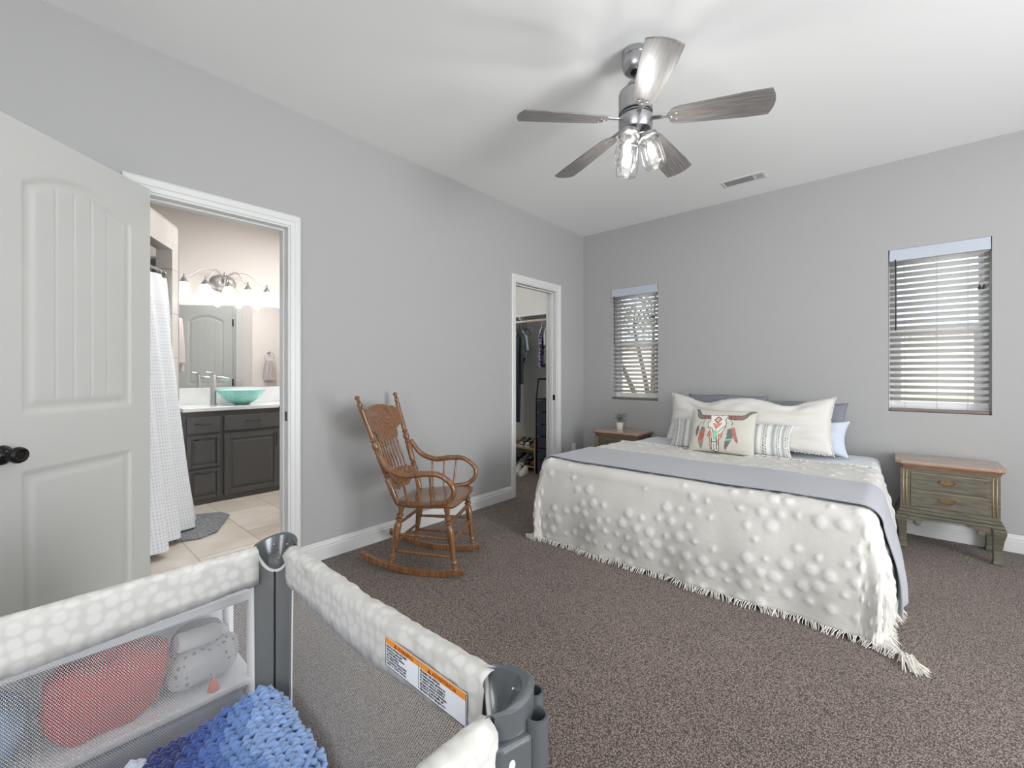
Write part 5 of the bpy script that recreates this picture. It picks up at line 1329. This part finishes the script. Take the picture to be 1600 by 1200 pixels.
# shoe rack
M['pine'] = mat('pine_wood', (196, 168, 128), .5, vary=((176, 146, 106), 8, (2, 14, 14)))
sr = thing('shoe_rack', 'low pine shoe rack on the closet carpet beside the black tower', 'shoe rack', (-3.50, 4.12, 0)); rx, ry = .335, .14
for sx in (-1, 1): MB().box((sx*rx-.009, -ry, 0), (sx*rx+.009, ry, .39)).build('side_panel', 'pine', sr, bevel=.002)
for z in (.265,): MB().box((-rx+.0095, -ry, z), (rx-.0095, ry, z+.016)).build('shelf', 'pine', sr, bevel=.002)
MB().box((-rx+.0095, ry-.012, .30), (rx-.0095, ry, .33)).box((-rx+.0095, ry-.012, .10), (rx-.0095, ry, .13)).build('back_rail', 'pine', sr)
MB().box((-rx+.0095, -ry, .055), (rx-.0095, ry, .068)).build('lower_shelf', 'pine', sr, bevel=.002)
def mshoe(c): return mat('shoe_upper', c, .6)
def shoe(loc, yaw, upper, solec, label, group, high=.0, toe=None):
    t = thing('shoe', label, 'shoe', loc, yaw, group)
    def wid(s): return .030+.012*sin(min(1, s*1.3)*pi)*.6+(.010 if s > .55 else 0)*sin((s-.55)/.45*pi)
    n = 14; L_ = .24
    so = MB(); vs = []
    ol = []
    for i in range(25):
        a = 2*pi*i/24; x = cos(a)*L_/2; s = x/L_+.5; w = (.036+.008*s)*abs(sin(a))**.7*(1 if sin(a) > 0 else -1); ol.append((x, w))
    so.prism(ol[:-1], 0, .022); so.build('sole', solec, t, bevel=.004)
    up = MB()
    def f(u, v):
        s = u; x = -L_/2+.006+s*(L_-.012); hh = (.065+high)*(1-max(0, (s-.30)/.7)**.8*.62); hh *= (1-max(0, (s-.88)/.12)**2*.75)
        w = (.034+.007*s)*max(.08, (1-abs(2*s-1)**6)); a = pi*v; return (x, w*cos(a), .0225+hh*abs(sin(a))**.6)
    up.grid(f, 18, 12); up.build('upper', upper, t, smooth=True)
    if toe:
        MB().ball((L_/2-.045, 0, .036), .036, 10, 6, sc=(1.05, .98, .62)).build('toe_cap', toe, t, smooth=True)
    la = MB()
    for i in range(4):
        s = .40+i*.09; p = [f(s, .3+.4*k/4) for k in range(5)]; la.tube([(q[0], q[1], q[2]+.003) for q in p], .0025, 5)
    la.build('laces', 'white', t, smooth=True)
    return t
M['shwhite'] = mat('shoe_white', (222, 220, 214), .5); M['shblack'] = mat('shoe_black', (36, 34, 36), .5); M['shbrown'] = mat('shoe_brown', (110, 86, 62), .6); M['shgray'] = mat('shoe_gray', (130, 126, 122), .6)
GS = 'shoes on the closet shoe rack'
Y_ = 4.11
for i, (x, u_, s_, tc_, lb_) in enumerate([(-3.325, 'shbrown', 'shbrown', None, 'brown shoe at the right end of the upper rack shelf'), (-3.415, 'shblack', 'shwhite', 'shwhite', 'black shoe with white toe, second from the right on the upper rack shelf'), (-3.505, 'shblack', 'shwhite', 'shwhite', 'black shoe with white toe, third from the right on the upper rack shelf'), (-3.595, 'shbrown', 'shwhite', None, 'brown shoe with white sole, fourth from the right on the upper rack shelf')]):
    shoe((x+.10, Y_, .2815), radians(-90), u_, s_, lb_, GS, toe=tc_)
for i, (x, u_, s_, lb_) in enumerate([(-3.325, 'shbrown', 'shblack', 'brown shoe with dark sole at the right end of the lower rack shelf'), (-3.415, 'shblack', 'shblack', 'all black shoe, second from the right on the lower rack shelf'), (-3.505, 'shgray', 'shwhite', 'grey shoe, third from the right on the lower rack shelf'), (-3.595, 'shblack', 'shgray', 'black shoe with grey sole, fourth from the right on the lower rack shelf')]):
    shoe((x+.10, Y_, .0685), radians(-90), u_, s_, lb_, GS, high=.02)
shoe((-3.215, 3.84, 0), radians(-70), 'shwhite', 'shwhite', 'white sneaker on the closet carpet nearest the black tower', 'sneakers on the closet carpet')
shoe((-3.315, 3.85, 0), radians(-62), 'shwhite', 'shwhite', 'white sneaker on the closet carpet, middle of the three', 'sneakers on the closet carpet')
shoe((-3.42, 3.86, 0), radians(-80), 'shgray', 'shblack', 'grey sneaker on the closet carpet, left of the white pair', 'sneakers on the closet carpet')
bpy.context.view_layer.update()
